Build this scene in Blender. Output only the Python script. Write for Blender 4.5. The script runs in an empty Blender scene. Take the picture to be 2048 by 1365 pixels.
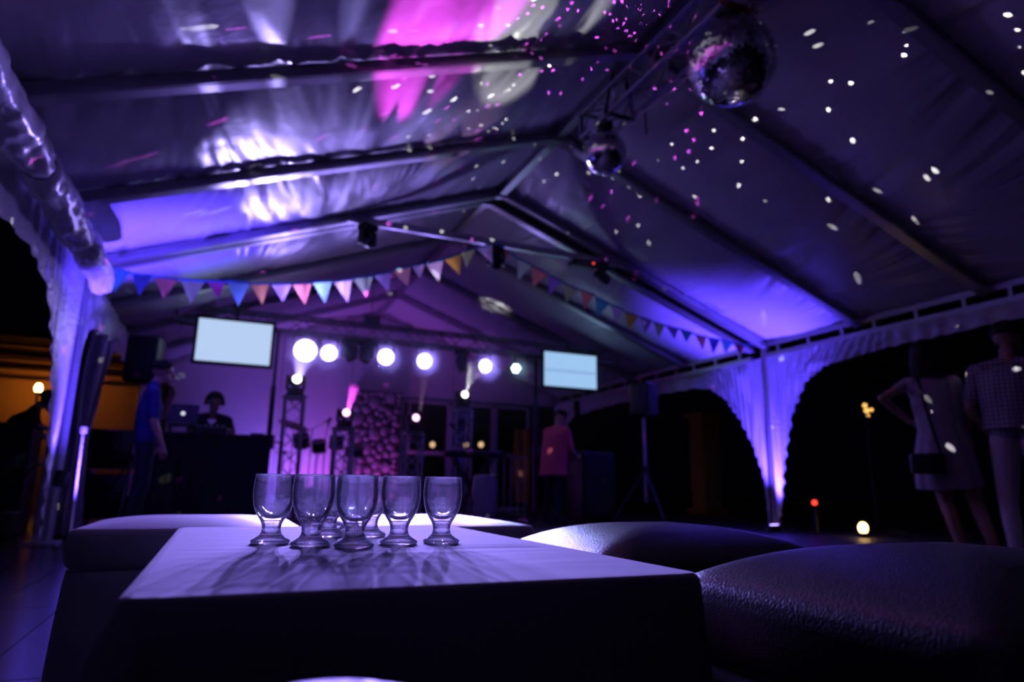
import bpy, bmesh, math, random
import numpy as np
from mathutils import Vector, Matrix
random.seed(7)
sc = bpy.context.scene
COL = sc.collection
PI = math.pi

# ------------------------------------------------------------------ camera
CAM = Vector((0, 0, .55)); FPX = 1323.346; YAW, PITCH, ROLL = .4066, .2156, .0152
_f = Vector((math.sin(YAW)*math.cos(PITCH), math.cos(YAW)*math.cos(PITCH), math.sin(PITCH)))
_r = Vector((math.cos(YAW), -math.sin(YAW), 0)); _u = _r.cross(_f)
_R = _r*math.cos(ROLL) + _u*math.sin(ROLL); _U = -_r*math.sin(ROLL) + _u*math.cos(ROLL)
cd = bpy.data.cameras.new('camera'); cam = bpy.data.objects.new('camera', cd); COL.objects.link(cam)
m = Matrix((( _R.x, _U.x, -_f.x, CAM.x), (_R.y, _U.y, -_f.y, CAM.y), (_R.z, _U.z, -_f.z, CAM.z), (0, 0, 0, 1)))
cam.matrix_world = m
cd.sensor_width = 36; cd.lens = 36*FPX/2048; cd.clip_start = .01; cd.clip_end = 200
cd.dof.use_dof = True; cd.dof.focus_distance = 1.07; cd.dof.aperture_fstop = 3.2
sc.camera = cam

def ray(px, py): return _f + _R*((px-1024)/FPX) - _U*((py-682.5)/FPX)
def atx(px, py, X): d = ray(px, py); return CAM + d*(X/d.x)
def aty(px, py, Y): d = ray(px, py); return CAM + d*(Y/d.y)
def atz(px, py, Z): d = ray(px, py); return CAM + d*((Z-.55)/d.z)
def atd(px, py, D): return CAM + ray(px, py)*D      # D = distance along the view axis

# ------------------------------------------------------------------ world, exposure
w = bpy.data.worlds.new('night'); sc.world = w; w.use_nodes = True
w.node_tree.nodes['Background'].inputs[0].default_value = (.05, .055, .15, 1)
w.node_tree.nodes['Background'].inputs[1].default_value = .006
vs = sc.view_settings; vs.view_transform = 'Standard'; vs.look = 'None'; vs.exposure = 0; vs.gamma = 1; vs.use_curve_mapping = False
sc.cycles.use_denoising = True; sc.cycles.use_adaptive_sampling = True; sc.cycles.adaptive_threshold = .04
sc.cycles.max_bounces = 6; sc.cycles.transparent_max_bounces = 24; sc.cycles.transmission_bounces = 8
sc.cycles.sample_clamp_indirect = 4
sc.cycles.caustics_reflective = False; sc.cycles.caustics_refractive = False
sc.cycles.volume_step_rate = 4; sc.cycles.volume_max_steps = 64

# ------------------------------------------------------------------ stage lights (fixtures are built further down)
def aim(o, target):
    o.rotation_euler = (Vector(target)-Vector(o.location)).to_track_quat('-Z', 'Y').to_euler()
def spot(name, loc, target, power, color, deg=60, blend=.5, radius=.04, gobo=None):
    l = bpy.data.lights.new(name, 'SPOT'); l.energy = power; l.color = color
    l.spot_size = math.radians(deg); l.spot_blend = blend; l.shadow_soft_size = radius
    o = bpy.data.objects.new(name, l); COL.objects.link(o); o.location = loc; aim(o, target)
    if gobo: gobo(l)
    return o
def point(name, loc, power, color, radius=.05, gobo=None):
    l = bpy.data.lights.new(name, 'POINT'); l.energy = power; l.color = color; l.shadow_soft_size = radius
    o = bpy.data.objects.new(name, l); COL.objects.link(o); o.location = loc
    if gobo: gobo(l)
    return o
def N(nt, t, **kw):
    n = nt.nodes.new(t)
    for k, v in kw.items():
        if k.startswith('i_'):
            n.inputs[int(k[2:])].default_value = v
        else: setattr(n, k, v)
    return n
def gobo_streaks(l, sx=16, sy=3.2, lo=.5, hi=.72, rot=0., seed=0.):
    """glass gobo: stretched flame-like streaks"""
    l.use_nodes = True; nt = l.node_tree; em = nt.nodes['Emission']; L = nt.links
    tc = N(nt, 'ShaderNodeTexCoord'); sp = N(nt, 'ShaderNodeSeparateXYZ'); L.new(tc.outputs['Normal'], sp.inputs[0])
    dx = N(nt, 'ShaderNodeMath', operation='DIVIDE'); dy = N(nt, 'ShaderNodeMath', operation='DIVIDE')
    L.new(sp.outputs[0], dx.inputs[0]); L.new(sp.outputs[2], dx.inputs[1]); L.new(sp.outputs[1], dy.inputs[0]); L.new(sp.outputs[2], dy.inputs[1])
    cb = N(nt, 'ShaderNodeCombineXYZ'); L.new(dx.outputs[0], cb.inputs[0]); L.new(dy.outputs[0], cb.inputs[1])
    mp = N(nt, 'ShaderNodeMapping'); L.new(cb.outputs[0], mp.inputs[0])
    mp.inputs['Rotation'].default_value = (0, 0, rot); mp.inputs['Scale'].default_value = (sx, sy, 1); mp.inputs['Location'].default_value = (seed, seed*.7, 0)
    no = N(nt, 'ShaderNodeTexNoise'); L.new(mp.outputs[0], no.inputs[0]); no.inputs['Scale'].default_value = 1; no.inputs['Detail'].default_value = 2.5; no.inputs['Distortion'].default_value = .7
    mr = N(nt, 'ShaderNodeMapRange'); L.new(no.outputs[0], mr.inputs[0]); mr.inputs[1].default_value = lo; mr.inputs[2].default_value = hi; mr.inputs[3].default_value = .02; mr.inputs[4].default_value = 1
    L.new(mr.outputs[0], em.inputs[1])
def gobo_dots(scale, size, keep, seed=0.):
    """lamp pattern imitating mirror-ball sparkle: separate round dots in random directions"""
    def f(l):
        l.use_nodes = True; nt = l.node_tree; em = nt.nodes['Emission']; L = nt.links
        tc = N(nt, 'ShaderNodeTexCoord')
        mp = N(nt, 'ShaderNodeMapping'); L.new(tc.outputs['Normal'], mp.inputs[0]); mp.inputs['Rotation'].default_value = (seed, seed*1.7, .3)
        vo = N(nt, 'ShaderNodeTexVoronoi'); vo.feature = 'F1'; L.new(mp.outputs[0], vo.inputs['Vector']); vo.inputs['Scale'].default_value = scale; vo.inputs['Randomness'].default_value = .85
        lt = N(nt, 'ShaderNodeMath', operation='LESS_THAN'); L.new(vo.outputs['Distance'], lt.inputs[0]); lt.inputs[1].default_value = size
        sp = N(nt, 'ShaderNodeSeparateColor'); L.new(vo.outputs['Color'], sp.inputs[0])
        k = N(nt, 'ShaderNodeMath', operation='LESS_THAN'); L.new(sp.outputs[0], k.inputs[0]); k.inputs[1].default_value = keep
        mu = N(nt, 'ShaderNodeMath', operation='MULTIPLY'); L.new(lt.outputs[0], mu.inputs[0]); L.new(k.outputs[0], mu.inputs[1])
        L.new(mu.outputs[0], em.inputs[1])
    return f

BLUE = (.10, .05, 1.0); VIO = (.30, .19, 1.0); MAG = (1.0, .10, .95); LAV = (.31, .225, 1.0); WARM = (1, .62, .25)
RX, HW, HE, HR = 2.945, 4.28, 2.638, 4.215          # near tent: ridge x, half width, eave and ridge heights
YF = [7.28, 5.72, 4.16, 2.60, 1.04, -.52]           # its frames, from the stage end
R2X, H2R, H2E = 2.82, 4.17, 2.60                    # far tent
Y2 = [7.46, 9.0, 10.6, 12.25, 13.85]
YW = 13.82                                          # back wall
XL, XR = RX-HW, RX+HW
def roof_z(x): return HR-(HR-HE)*abs(x-RX)/HW
def roof_px(px, py):
    """point where the pixel's ray meets the near roof"""
    d = ray(px, py); t = 0.
    while t < 12:
        p = CAM+d*t
        if p.z > roof_z(p.x): return p
        t += .02
    return CAM+d*8
PARS = [(610, 702), (657, 707), (770, 715), (847, 723), (968, 733), (1029, 738)]
YT = 10.0                                            # stage truss
par_pos = [aty(x, y, YT-.1) for x, y in PARS]
def par_field(core, spill):
    """beam profile of an LED par: a bright core and a weak wide field"""
    def f(l):
        l.use_nodes = True; nt = l.node_tree; em = nt.nodes['Emission']; L = nt.links
        tc = N(nt, 'ShaderNodeTexCoord'); sp = N(nt, 'ShaderNodeSeparateXYZ'); L.new(tc.outputs['Normal'], sp.inputs[0])
        ab = N(nt, 'ShaderNodeMath', operation='ABSOLUTE'); L.new(sp.outputs[2], ab.inputs[0])
        mr = N(nt, 'ShaderNodeMapRange', interpolation_type='SMOOTHSTEP'); L.new(ab.outputs[0], mr.inputs[0]); mr.inputs[1].default_value = math.cos(math.radians(core)); mr.inputs[2].default_value = 1; mr.inputs[3].default_value = spill; mr.inputs[4].default_value = 1
        L.new(mr.outputs[0], em.inputs[1])
    return f
for i, p in enumerate(par_pos):
    spot('par_beam', (p.x, p.y-.16, p.z), (.35+.25*(i-2), 1.2, .4), (1700, 1500, 1500, 1500, 1500, 120)[i], LAV if i < 5 else (.5, .9, 1), 110, .6, .05, par_field(21, .022))
MH = [aty(592, 762, 10.3), aty(690, 828, 10.1), aty(828, 838, 10.3), aty(925, 792, 10.3)]
# moving heads: white streaks on the left roof slope, magenta beam, pale beam near the ridge
spot('moving_head_beam', MH[0]+Vector((0, -.2, 0)), roof_px(720, 240), 2300, (.44, .36, 1), 25, 1, .02, lambda l: gobo_streaks(l, 26, 5, .40, .66, .12, 1.))
spot('moving_head_beam', MH[0]+Vector((.04, -.2, 0)), roof_px(690, 110), 1900, (.40, .33, 1), 24, 1, .02, lambda l: gobo_streaks(l, 26, 5, .44, .62, -.3, 3.))
spot('moving_head_beam', MH[3]+Vector((.05, -.2, 0)), aty(985, 630, 10.5), 260, (.9, .88, .8), 22, .9, .02, lambda l: gobo_streaks(l, 22, 6, .5, .6, -.6, 5.))
spot('moving_head_beam', MH[1]+Vector((0, -.2, 0)), roof_px(920, 0), 7000, (1, .08, .95), 9, .4, .02, lambda l: gobo_streaks(l, 9, 5, .30, .42, .2, 4.))
spot('moving_head_beam', MH[3]+Vector((0, -.2, 0)), roof_px(1100, 0), 2400, (.9, .9, .85), 9, .4, .02, lambda l: gobo_streaks(l, 14, 5, .46, .52, .5, 7.))
spot('moving_head_beam', MH[2]+Vector((.03, -.2, .05)), aty(880, 540, 7.1), 260, (1, .55, .95), 9, .8, .02)
# LED uplights at the tent posts
spot('post_uplight', (XR-.31, 7.07, .11), (XR-.25, 7.2, 2.6), 1500, BLUE, 66, .9, .03)
spot('post_uplight', (XR-.22, 7.10, .11), (XR-.0, 7.24, 2.4), 90, BLUE, 44, .9, .03)
spot('post_uplight', (XL+.3, 6.75, .11), (XL+.45, 7.0, 2.6), 1500, BLUE, 54, .9, .03)
spot('post_uplight', (XL+.13, 6.67, .63), (XL+.04, 6.75, 2.2), 110, BLUE, 60, .9, .03)
# uplights at the foot of the back wall, hidden behind the drum kit and the DJ booth
spot('floor_uplight', (1.55, 13.2, .1), (1.75, YW, 1.3), 48, (.85, .10, 1), 130, .9, .05)
spot('floor_uplight', (2.9, 13.1, .1), (2.9, YW, 1.3), 48, (.85, .10, 1), 130, .9, .05)
spot('floor_uplight', (.75, 12.6, .1), (1.5, YW, 1.9), 170, (.22, .12, 1), 140, .9, .05)

# ------------------------------------------------------------------ materials
def mat(name, color, rough=.5, metal=0., spec=.5, emit=None, estr=0., noise=None, bump=None, sheen=0., translucent=0.):
    m = bpy.data.materials.new(name); m.use_nodes = True; nt = m.node_tree; b = nt.nodes['Principled BSDF']; L = nt.links
    b.inputs['Base Color'].default_value = (*color, 1); b.inputs['Roughness'].default_value = rough; b.inputs['Metallic'].default_value = metal
    b.inputs['Specular IOR Level'].default_value = spec
    if sheen: b.inputs['Sheen Weight'].default_value = sheen
    if emit: b.inputs['Emission Color'].default_value = (*emit, 1); b.inputs['Emission Strength'].default_value = estr
    tc = N(nt, 'ShaderNodeTexCoord')
    if noise:
        sc_, amt = noise
        no = N(nt, 'ShaderNodeTexNoise'); L.new(tc.outputs['Object'], no.inputs[0]); no.inputs['Scale'].default_value = sc_; no.inputs['Detail'].default_value = 5
        mx = N(nt, 'ShaderNodeMix', data_type='RGBA'); L.new(no.outputs[0], mx.inputs[0])
        mx.inputs[6].default_value = (*[c*(1-amt) for c in color], 1); mx.inputs[7].default_value = (*[min(1, c*(1+amt)) for c in color], 1)
        L.new(mx.outputs[2], b.inputs['Base Color'])
    if bump:
        sc_, st, dist = bump
        no = N(nt, 'ShaderNodeTexNoise'); L.new(tc.outputs['Object'], no.inputs[0]); no.inputs['Scale'].default_value = sc_; no.inputs['Detail'].default_value = 4
        bp = N(nt, 'ShaderNodeBump'); bp.inputs['Strength'].default_value = st; bp.inputs['Distance'].default_value = dist
        L.new(no.outputs[0], bp.inputs['Height']); L.new(bp.outputs[0], b.inputs['Normal'])
    if translucent:
        out = nt.nodes['Material Output']; tr = N(nt, 'ShaderNodeBsdfTranslucent'); tr.inputs[0].default_value = (*color, 1)
        ms = N(nt, 'ShaderNodeMixShader'); ms.inputs[0].default_value = translucent
        L.new(b.outputs[0], ms.inputs[1]); L.new(tr.outputs[0], ms.inputs[2]); L.new(ms.outputs[0], out.inputs[0])
    return m
def emis(name, color, s):
    m = bpy.data.materials.new(name); m.use_nodes = True; nt = m.node_tree; nt.nodes.clear()
    e = N(nt, 'ShaderNodeEmission'); e.inputs[0].default_value = (*color, 1); e.inputs[1].default_value = s
    o = N(nt, 'ShaderNodeOutputMaterial'); nt.links.new(e.outputs[0], o.inputs[0]); return m
M = {}
M['pvc'] = mat('tent_pvc', (.66, .65, .74), .31, spec=.5, noise=(1.5, .08), bump=(14, .25, .01))
M['pvc_wall'] = mat('wall_pvc', (.62, .61, .66), .45, noise=(1.2, .08), bump=(6, .3, .02))
M['curtain'] = mat('curtain_pvc', (.66, .66, .72), .30, noise=(3, .1), bump=(22, .35, .015))
M['drape'] = mat('drape_cloth', (.24, .22, .20), .8, noise=(3, .15), bump=(18, .4, .015))
M['alu'] = mat('tent_aluminium', (.52, .52, .56), .38, .85, noise=(12, .12))
M['alu_dark'] = mat('truss_aluminium', (.34, .34, .38), .35, .9, noise=(18, .15))
M['black'] = mat('black_plastic', (.012, .012, .015), .42, noise=(30, .2))
M['blackcloth'] = mat('black_cloth', (.010, .010, .013), .9, noise=(60, .3))
M['grille'] = mat('speaker_grille', (.008, .008, .01), .6, .2, bump=(320, .6, .003))
M['floor'] = mat('floor_ground', (.05, .045, .05), .5, noise=(6, .3))
M['tile'] = mat('floor_tile', (.022, .02, .024), .24, spec=.5, noise=(9, .3), bump=(40, .12, .002))
M['cloth'] = mat('table_cloth', (.145, .14, .165), .75, spec=.35, noise=(180, .2), bump=(700, .35, .001), sheen=.35)
M['vinyl_w'] = mat('white_vinyl', (.60, .58, .62), .42, noise=(5, .06), bump=(180, .18, .0015))
M['vinyl_k'] = mat('black_leather', (.014, .013, .018), .36, noise=(7, .2), bump=(260, .5, .0018))
M['skin'] = mat('skin', (.42, .24, .17), .55, noise=(14, .1))
M['hair'] = mat('dark_hair', (.010, .008, .008), .7, spec=.15, bump=(120, .6, .004))
M['chrome'] = mat('chrome', (.75, .75, .78), .12, 1.)
M['wood_k'] = mat('dark_wood', (.03, .02, .016), .5, noise=(8, .3))
M['screen'] = emis('tv_screen', (.50, .66, .95), .95)
M['screen_b'] = emis('tv_screen_banded', (.36, .60, .93), .95)
M['screen_band'] = emis('tv_band', (.28, .48, .80), .95)
M['lens_w'] = emis('lens_white', (.60, .50, 1), 5.5)
M['lens_y'] = emis('lens_warm_white', (1, .98, .86), 5)
M['lens_c'] = emis('lens_cyan', (.70, 1, 1), 6)
M['lens_m'] = emis('lens_magenta', (1, .55, .95), 3.2)
M['led_b'] = emis('led_blue', (.30, .22, 1), 9)
M['led_r'] = emis('led_red', (1, .04, .02), 3.)
M['bulb'] = emis('warm_bulb', (1, .62, .22), 9)
M['flame'] = emis('lantern_flame', (1, .42, .08), 70)
M['bulb_d'] = emis('dim_warm_bulb', (1, .5, .12), 1.6)
M['logo'] = emis('lit_mark', (.8, .82, 1), 1.0)
M['stone'] = mat('river_stone', (.20, .18, .21), .55, noise=(7, .35), bump=(40, .4, .004))
M['mortar'] = mat('mortar', (.06, .05, .055), .9, noise=(30, .3), bump=(60, .5, .004))
M['frame'] = mat('door_frame', (.50, .50, .54), .4, .3)
M['ochre'] = mat('ochre_plaster', (.62, .30, .10), .8, noise=(2.5, .2), bump=(30, .4, .004))
M['leaf'] = mat('leaf', (.05, .12, .03), .5, noise=(20, .4))
M['bark'] = mat('bark', (.05, .035, .025), .9, bump=(30, .8, .01))
# mirror facets
M['mirror'] = mat('mirror_facet', (.90, .90, .94), .13, 1.)
def glass_mat(name, tint, tr, ior=1.5, glow=0.):
    """clear glass: see-through with a fresnel reflection (tr = share that passes straight through, film = translucent share added to make the glass glow)"""
    m = bpy.data.materials.new(name); m.use_nodes = True; nt = m.node_tree; nt.nodes.clear(); L = nt.links
    o = N(nt, 'ShaderNodeOutputMaterial'); t = N(nt, 'ShaderNodeBsdfTransparent'); t.inputs[0].default_value = (*tint, 1)
    g = N(nt, 'ShaderNodeBsdfGlossy'); g.inputs['Roughness'].default_value = .05; g.inputs[0].default_value = (1, 1, 1, 1)
    f = N(nt, 'ShaderNodeFresnel'); f.inputs[0].default_value = ior
    ms = N(nt, 'ShaderNodeMixShader'); L.new(f.outputs[0], ms.inputs[0]); L.new(t.outputs[0], ms.inputs[1]); L.new(g.outputs[0], ms.inputs[2])
    if tr < 1:
        r = N(nt, 'ShaderNodeBsdfGlass'); r.inputs['IOR'].default_value = 1.5; r.inputs['Roughness'].default_value = .01
        m2 = N(nt, 'ShaderNodeMixShader'); m2.inputs[0].default_value = 1-tr
        L.new(ms.outputs[0], m2.inputs[1]); L.new(r.outputs[0], m2.inputs[2]); ms = m2
    if glow:
        d = N(nt, 'ShaderNodeBsdfTranslucent'); d.inputs[0].default_value = (.9, .9, 1, 1); m3 = N(nt, 'ShaderNodeMixShader'); m3.inputs[0].default_value = glow
        L.new(ms.outputs[0], m3.inputs[1]); L.new(d.outputs[0], m3.inputs[2]); ms = m3
    L.new(ms.outputs[0], o.inputs[0]); return m
M['glass_thin'] = glass_mat('goblet_glass', (.975, .975, 1), .80, 1.27, .028)
M['glass_solid'] = glass_mat('goblet_stem_glass', (.98, .98, 1), .45, 1.4, .02)
M['glass_rim'] = glass_mat('goblet_rim_glass', (1, 1, 1), .6, 1.5, .2)  # rim gets a larger translucent share to imitate its bright sparkle
M['pane'] = glass_mat('door_pane', (.35, .35, .42), 1.)
def plaid(name):
    m = mat(name, (.30, .29, .36), .85); nt = m.node_tree; L = nt.links; b = nt.nodes['Principled BSDF']
    tc = N(nt, 'ShaderNodeTexCoord'); sp = N(nt, 'ShaderNodeSeparateXYZ'); L.new(tc.outputs['Object'], sp.inputs[0])
    s = []
    for k in (0, 2):
        mu = N(nt, 'ShaderNodeMath', operation='MULTIPLY'); L.new(sp.outputs[k], mu.inputs[0]); mu.inputs[1].default_value = 32
        fr = N(nt, 'ShaderNodeMath', operation='FRACT'); L.new(mu.outputs[0], fr.inputs[0])
        lt = N(nt, 'ShaderNodeMath', operation='LESS_THAN'); L.new(fr.outputs[0], lt.inputs[0]); lt.inputs[1].default_value = .22; s.append(lt)
    ad = N(nt, 'ShaderNodeMath', operation='MAXIMUM'); L.new(s[0].outputs[0], ad.inputs[0]); L.new(s[1].outputs[0], ad.inputs[1])
    mx = N(nt, 'ShaderNodeMix', data_type='RGBA'); L.new(ad.outputs[0], mx.inputs[0]); mx.inputs[6].default_value = (.33, .31, .37, 1); mx.inputs[7].default_value = (.10, .08, .14, 1)
    L.new(mx.outputs[2], b.inputs['Base Color']); return m
M['plaid'] = plaid('plaid_shirt')
def fab(n, c, t=0.): M[n] = mat(n, c, .85, spec=.2, noise=(40, .1), bump=(16, .35, .01), translucent=t)
fab('red_shirt', (.75, .12, .20)); fab('blue_shirt', (.03, .035, .17)); fab('dark_trousers', (.03, .03, .045)); fab('pale_trousers', (.50, .48, .52))
fab('dress', (.36, .33, .40)); fab('black_shirt', (.02, .02, .025)); fab('shoe', (.03, .025, .03))

# ------------------------------------------------------------------ mesh helpers
class MB:
    def __init__(s): s.v = []; s.f = []; s.sm = []
    def add(s, v, f, smooth=False):
        o = len(s.v); s.v += [tuple(p) for p in v]
        for q in f: s.f.append(tuple(i+o for i in q)); s.sm.append(smooth)
    def box(s, c, d, rot=None):
        c = Vector(c); h = [x/2 for x in d]
        P = [Vector((sx*h[0], sy*h[1], sz*h[2])) for sz in (-1, 1) for sy in (-1, 1) for sx in (-1, 1)]
        if rot is not None: P = [rot @ p for p in P]
        s.add([c+p for p in P], [(0, 2, 3, 1), (4, 5, 7, 6), (0, 1, 5, 4), (2, 6, 7, 3), (0, 4, 6, 2), (1, 3, 7, 5)]); return s
    def bevbox(s, c, d, b, seg=3):
        bm = bmesh.new(); bmesh.ops.create_cube(bm, size=1)
        for v in bm.verts: v.co = Vector((v.co.x*d[0], v.co.y*d[1], v.co.z*d[2]))
        bmesh.ops.bevel(bm, geom=list(bm.edges), offset=b, segments=seg, profile=.5, affect='EDGES')
        bm.verts.index_update()
        s.add([v.co+Vector(c) for v in bm.verts], [[v.index for v in f.verts] for f in bm.faces], True); bm.free(); return s
    def bar(s, a, b, w, h, up=(0, 0, 1)):
        a = Vector(a); b = Vector(b); d = (b-a); L = d.length; d.normalize(); up = Vector(up)
        if abs(d.dot(up)) > .98: up = Vector((1, 0, 0))
        r = d.cross(up).normalized(); u = r.cross(d)
        R = Matrix((r, d, u)).transposed(); s.box((a+b)/2, (w, L, h), R); return s
    def cyl(s, a, b, r0, r1=None, n=16, cap=True, smooth=True):
        a = Vector(a); b = Vector(b); r1 = r0 if r1 is None else r1; d = (b-a).normalized()
        t = Vector((0, 0, 1)) if abs(d.z) < .9 else Vector((1, 0, 0)); x = d.cross(t).normalized(); y = d.cross(x)
        V = []
        for p, r in ((a, r0), (b, r1)):
            for i in range(n): an = 2*PI*i/n; V.append(p+x*(math.cos(an)*r)+y*(math.sin(an)*r))
        s.add(V, [(i, (i+1) % n, n+(i+1) % n, n+i) for i in range(n)], smooth)
        if cap: s.add(V[:n], [tuple(range(n))][::1]); s.add(V[n:], [tuple(range(n))])
        return s
    def tube(s, pts, r, n=8):
        for i in range(len(pts)-1):
            r0 = r[i] if isinstance(r, (list, tuple)) else r; r1 = r[i+1] if isinstance(r, (list, tuple)) else r
            s.cyl(pts[i], pts[i+1], r0, r1, n, True)
        return s
    def lathe(s, prof, n=32, c=(0, 0, 0), close=False, ax=None):
        c = Vector(c); V = []; F = []
        for r, z in prof:
            for i in range(n): an = 2*PI*i/n; p = Vector((math.cos(an)*r, math.sin(an)*r, z)); V.append(c+(ax @ p if ax is not None else p))
        k = len(prof)
        for j in range(k if close else k-1):
            for i in range(n): a = j*n+i; b = j*n+(i+1) % n; e = ((j+1) % k)*n; F.append((a, b, e+(i+1) % n, e+i))
        s.add(V, F, True); return s
    def ell(s, c, r, n=16, mrows=10, rot=None):
        c = Vector(c); V = [Vector((0, 0, -r[2]))]; F = []
        for j in range(1, mrows):
            ph = -PI/2+PI*j/mrows
            for i in range(n): an = 2*PI*i/n; V.append(Vector((r[0]*math.cos(ph)*math.cos(an), r[1]*math.cos(ph)*math.sin(an), r[2]*math.sin(ph))))
        V.append(Vector((0, 0, r[2])))
        for i in range(n): F.append((0, 1+(i+1) % n, 1+i)); F.append((len(V)-1, 1+(mrows-2)*n+i, 1+(mrows-2)*n+(i+1) % n))
        for j in range(mrows-2):
            for i in range(n): a = 1+j*n+i; b = 1+j*n+(i+1) % n; F.append((a, b, b+n, a+n))
        if rot is not None: V = [rot @ p for p in V]
        s.add([c+p for p in V], F, True); return s
    def grid(s, fn, nu, nv, smooth=True):
        V = [fn(i/nu, j/nv) for j in range(nv+1) for i in range(nu+1)]
        s.add(V, [(j*(nu+1)+i, j*(nu+1)+i+1, (j+1)*(nu+1)+i+1, (j+1)*(nu+1)+i) for j in range(nv) for i in range(nu)], smooth); return s
    def mesh(s, name):
        me = bpy.data.meshes.new(name); me.from_pydata(s.v, [], s.f); me.polygons.foreach_set('use_smooth', s.sm); me.update(); return me
    def build(s, name, material, parent=None, world=True):
        if parent is not None and world:
            o = wl(parent); s.v = [(p[0]-o.x, p[1]-o.y, p[2]-o.z) for p in s.v]
        ob = bpy.data.objects.new(name, s.mesh(name)); COL.objects.link(ob)
        ob.data.materials.append(M[material] if isinstance(material, str) else material)
        if parent is not None: ob.parent = parent
        return ob
def wl(o):
    p = Vector(o.location)
    while o.parent: o = o.parent; p = p+Vector(o.location)
    return p
def thing(name, label, cat, loc=(0, 0, 0), rz=0., group=None, kind=None):
    o = bpy.data.objects.new(name, None); COL.objects.link(o); o.location = loc; o.rotation_euler = (0, 0, rz); o.empty_display_size = .1
    return tag(o, label, cat, group, kind)
def tag(o, label=None, cat=None, group=None, kind=None):
    if label: o['label'] = label
    if cat: o['category'] = cat
    if group: o['group'] = group
    if kind: o['kind'] = kind
    return o
def kids(o): return [c for c in COL.objects if c.parent == o]
def dup(o, parent=None, loc=None, rz=None, label=None):
    c = o.copy(); COL.objects.link(c); c.parent = parent
    if loc is not None: c.location = loc
    if rz is not None: c.rotation_euler = (0, 0, rz)
    if label: c['label'] = label
    for k in kids(o): dup(k, c)
    return c
def put(name, mesh, parent, loc, rot=None):
    o = bpy.data.objects.new(name, mesh); COL.objects.link(o); o.parent = parent; o.location = loc
    if rot is not None: o.rotation_euler = rot
    return o
def nz(x, y=0., z=0.):
    from mathutils import noise
    return noise.noise(Vector((x, y, z)))

# ------------------------------------------------------------------ floor
fl = MB().box((4, 10, -.06), (60, 60, .1)).build('floor', 'floor'); tag(fl, 'dark tiled terrace floor under the tent and beyond', 'floor', kind='structure')
TW, TL = .28, .84
tm = MB().box((0, 0, -.004), (TW-.006, TL-.006, .012)).mesh('tile'); tm.materials.append(M['tile'])
for i in range(-13, 2):
    for j in range(0, 10):
        x = -.575+TW*(i+.5)+.0; y = .7+TL*(j+.5)+(TL/2 if i % 2 else 0)
        put('tile', tm, fl, (x, y, random.uniform(-.0004, .0004)))

# ------------------------------------------------------------------ tent roofs
def roof(name, label, rx, hr, he, ys, seed):
    t = tag(bpy.data.objects.new(name, None), label, 'tent roof', kind='structure'); COL.objects.link(t); t.location = (rx, ys[0], 0)
    for k in range(len(ys)-1):
        ya, yb = ys[k], ys[k+1]
        for sgn in (-1, 1):
            def fn(u, v, sgn=sgn, ya=ya, yb=yb, k=k):
                x = rx+sgn*HW*u*1.02; y = ya+(yb-ya)*v
                z = hr+.055-(hr-he)*u*1.02
                z -= .10*(4*v*(1-v))*math.sin(PI*min(1, max(0, u)))**.35
                e = min(v, 1-v); dd = e*abs(yb-ya); near = math.exp(-dd/.38)
                xs = x+.35*dd*(1 if v < .5 else -1)*math.sin(x*2.3+k)
                wv = nz(xs*6+seed, k*3.1+sgn, v*.8)*.040+nz(xs*15, k*5.3+sgn*2, v*1.4)*.022+nz(xs*31, k*2.3+sgn, v*2)*.009
                z += wv*near*min(1, e*30)+.006*nz(xs*5, k*1.1, v*1.5)*min(1, e*10)
                z += .012*nz(x*1.7, y*2.1+k, seed)*min(1, e*12)
                return (x, y, z)
            MB().grid(fn, 280, 26).build('fabric_panel', 'pvc', t)
    for y in ys:
        for sgn in (-1, 1):
            a = Vector((rx, y, hr-.02)); b = Vector((rx+sgn*HW, y, he-.02))
            mb = MB().bar(a, b, .075, .10); mb.bar(a+Vector((0, -.045, -.035)), b+Vector((0, -.045, -.035)), .022, .03); mb.bar(a+Vector((0, .045, -.035)), b+Vector((0, .045, -.035)), .022, .03)
            mb.build('rafter', 'alu', t)
        mb = MB().box((rx, y, hr-.03), (.34, .10, .13)); mb.build('apex_bracket', 'alu', t)
    MB().bar((rx, ys[0], hr-.02), (rx, ys[-1], hr-.02), .09, .10).build('ridge_beam', 'alu', t)
    for sgn in (-1, 1):
        X = rx+sgn*HW
        MB().bar((X, ys[0], he-.0), (X, ys[-1], he-.0), .07, .07).build('eave_beam', 'alu', t)
        MB().bar((X, ys[0], he-.16), (X, ys[-1], he-.16), .06, .06).build('eave_beam', 'alu', t)
        for k in range(len(ys)-1):
            for q in (.15, .5, .85):
                y = ys[k]+(ys[k+1]-ys[k])*q
                MB().bar((X, y, he-.14), (X, y, he-.02), .04, .05).build('eave_strut', 'alu', t)
    return t
roof('ceiling', 'white ridged tent roof of pvc panels over the lounge tables', RX, HR, HE, YF, 0.)
roof('ceiling_stage', 'white ridged tent roof of pvc panels over the stage', R2X, H2R, H2E, Y2, 5.)

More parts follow.
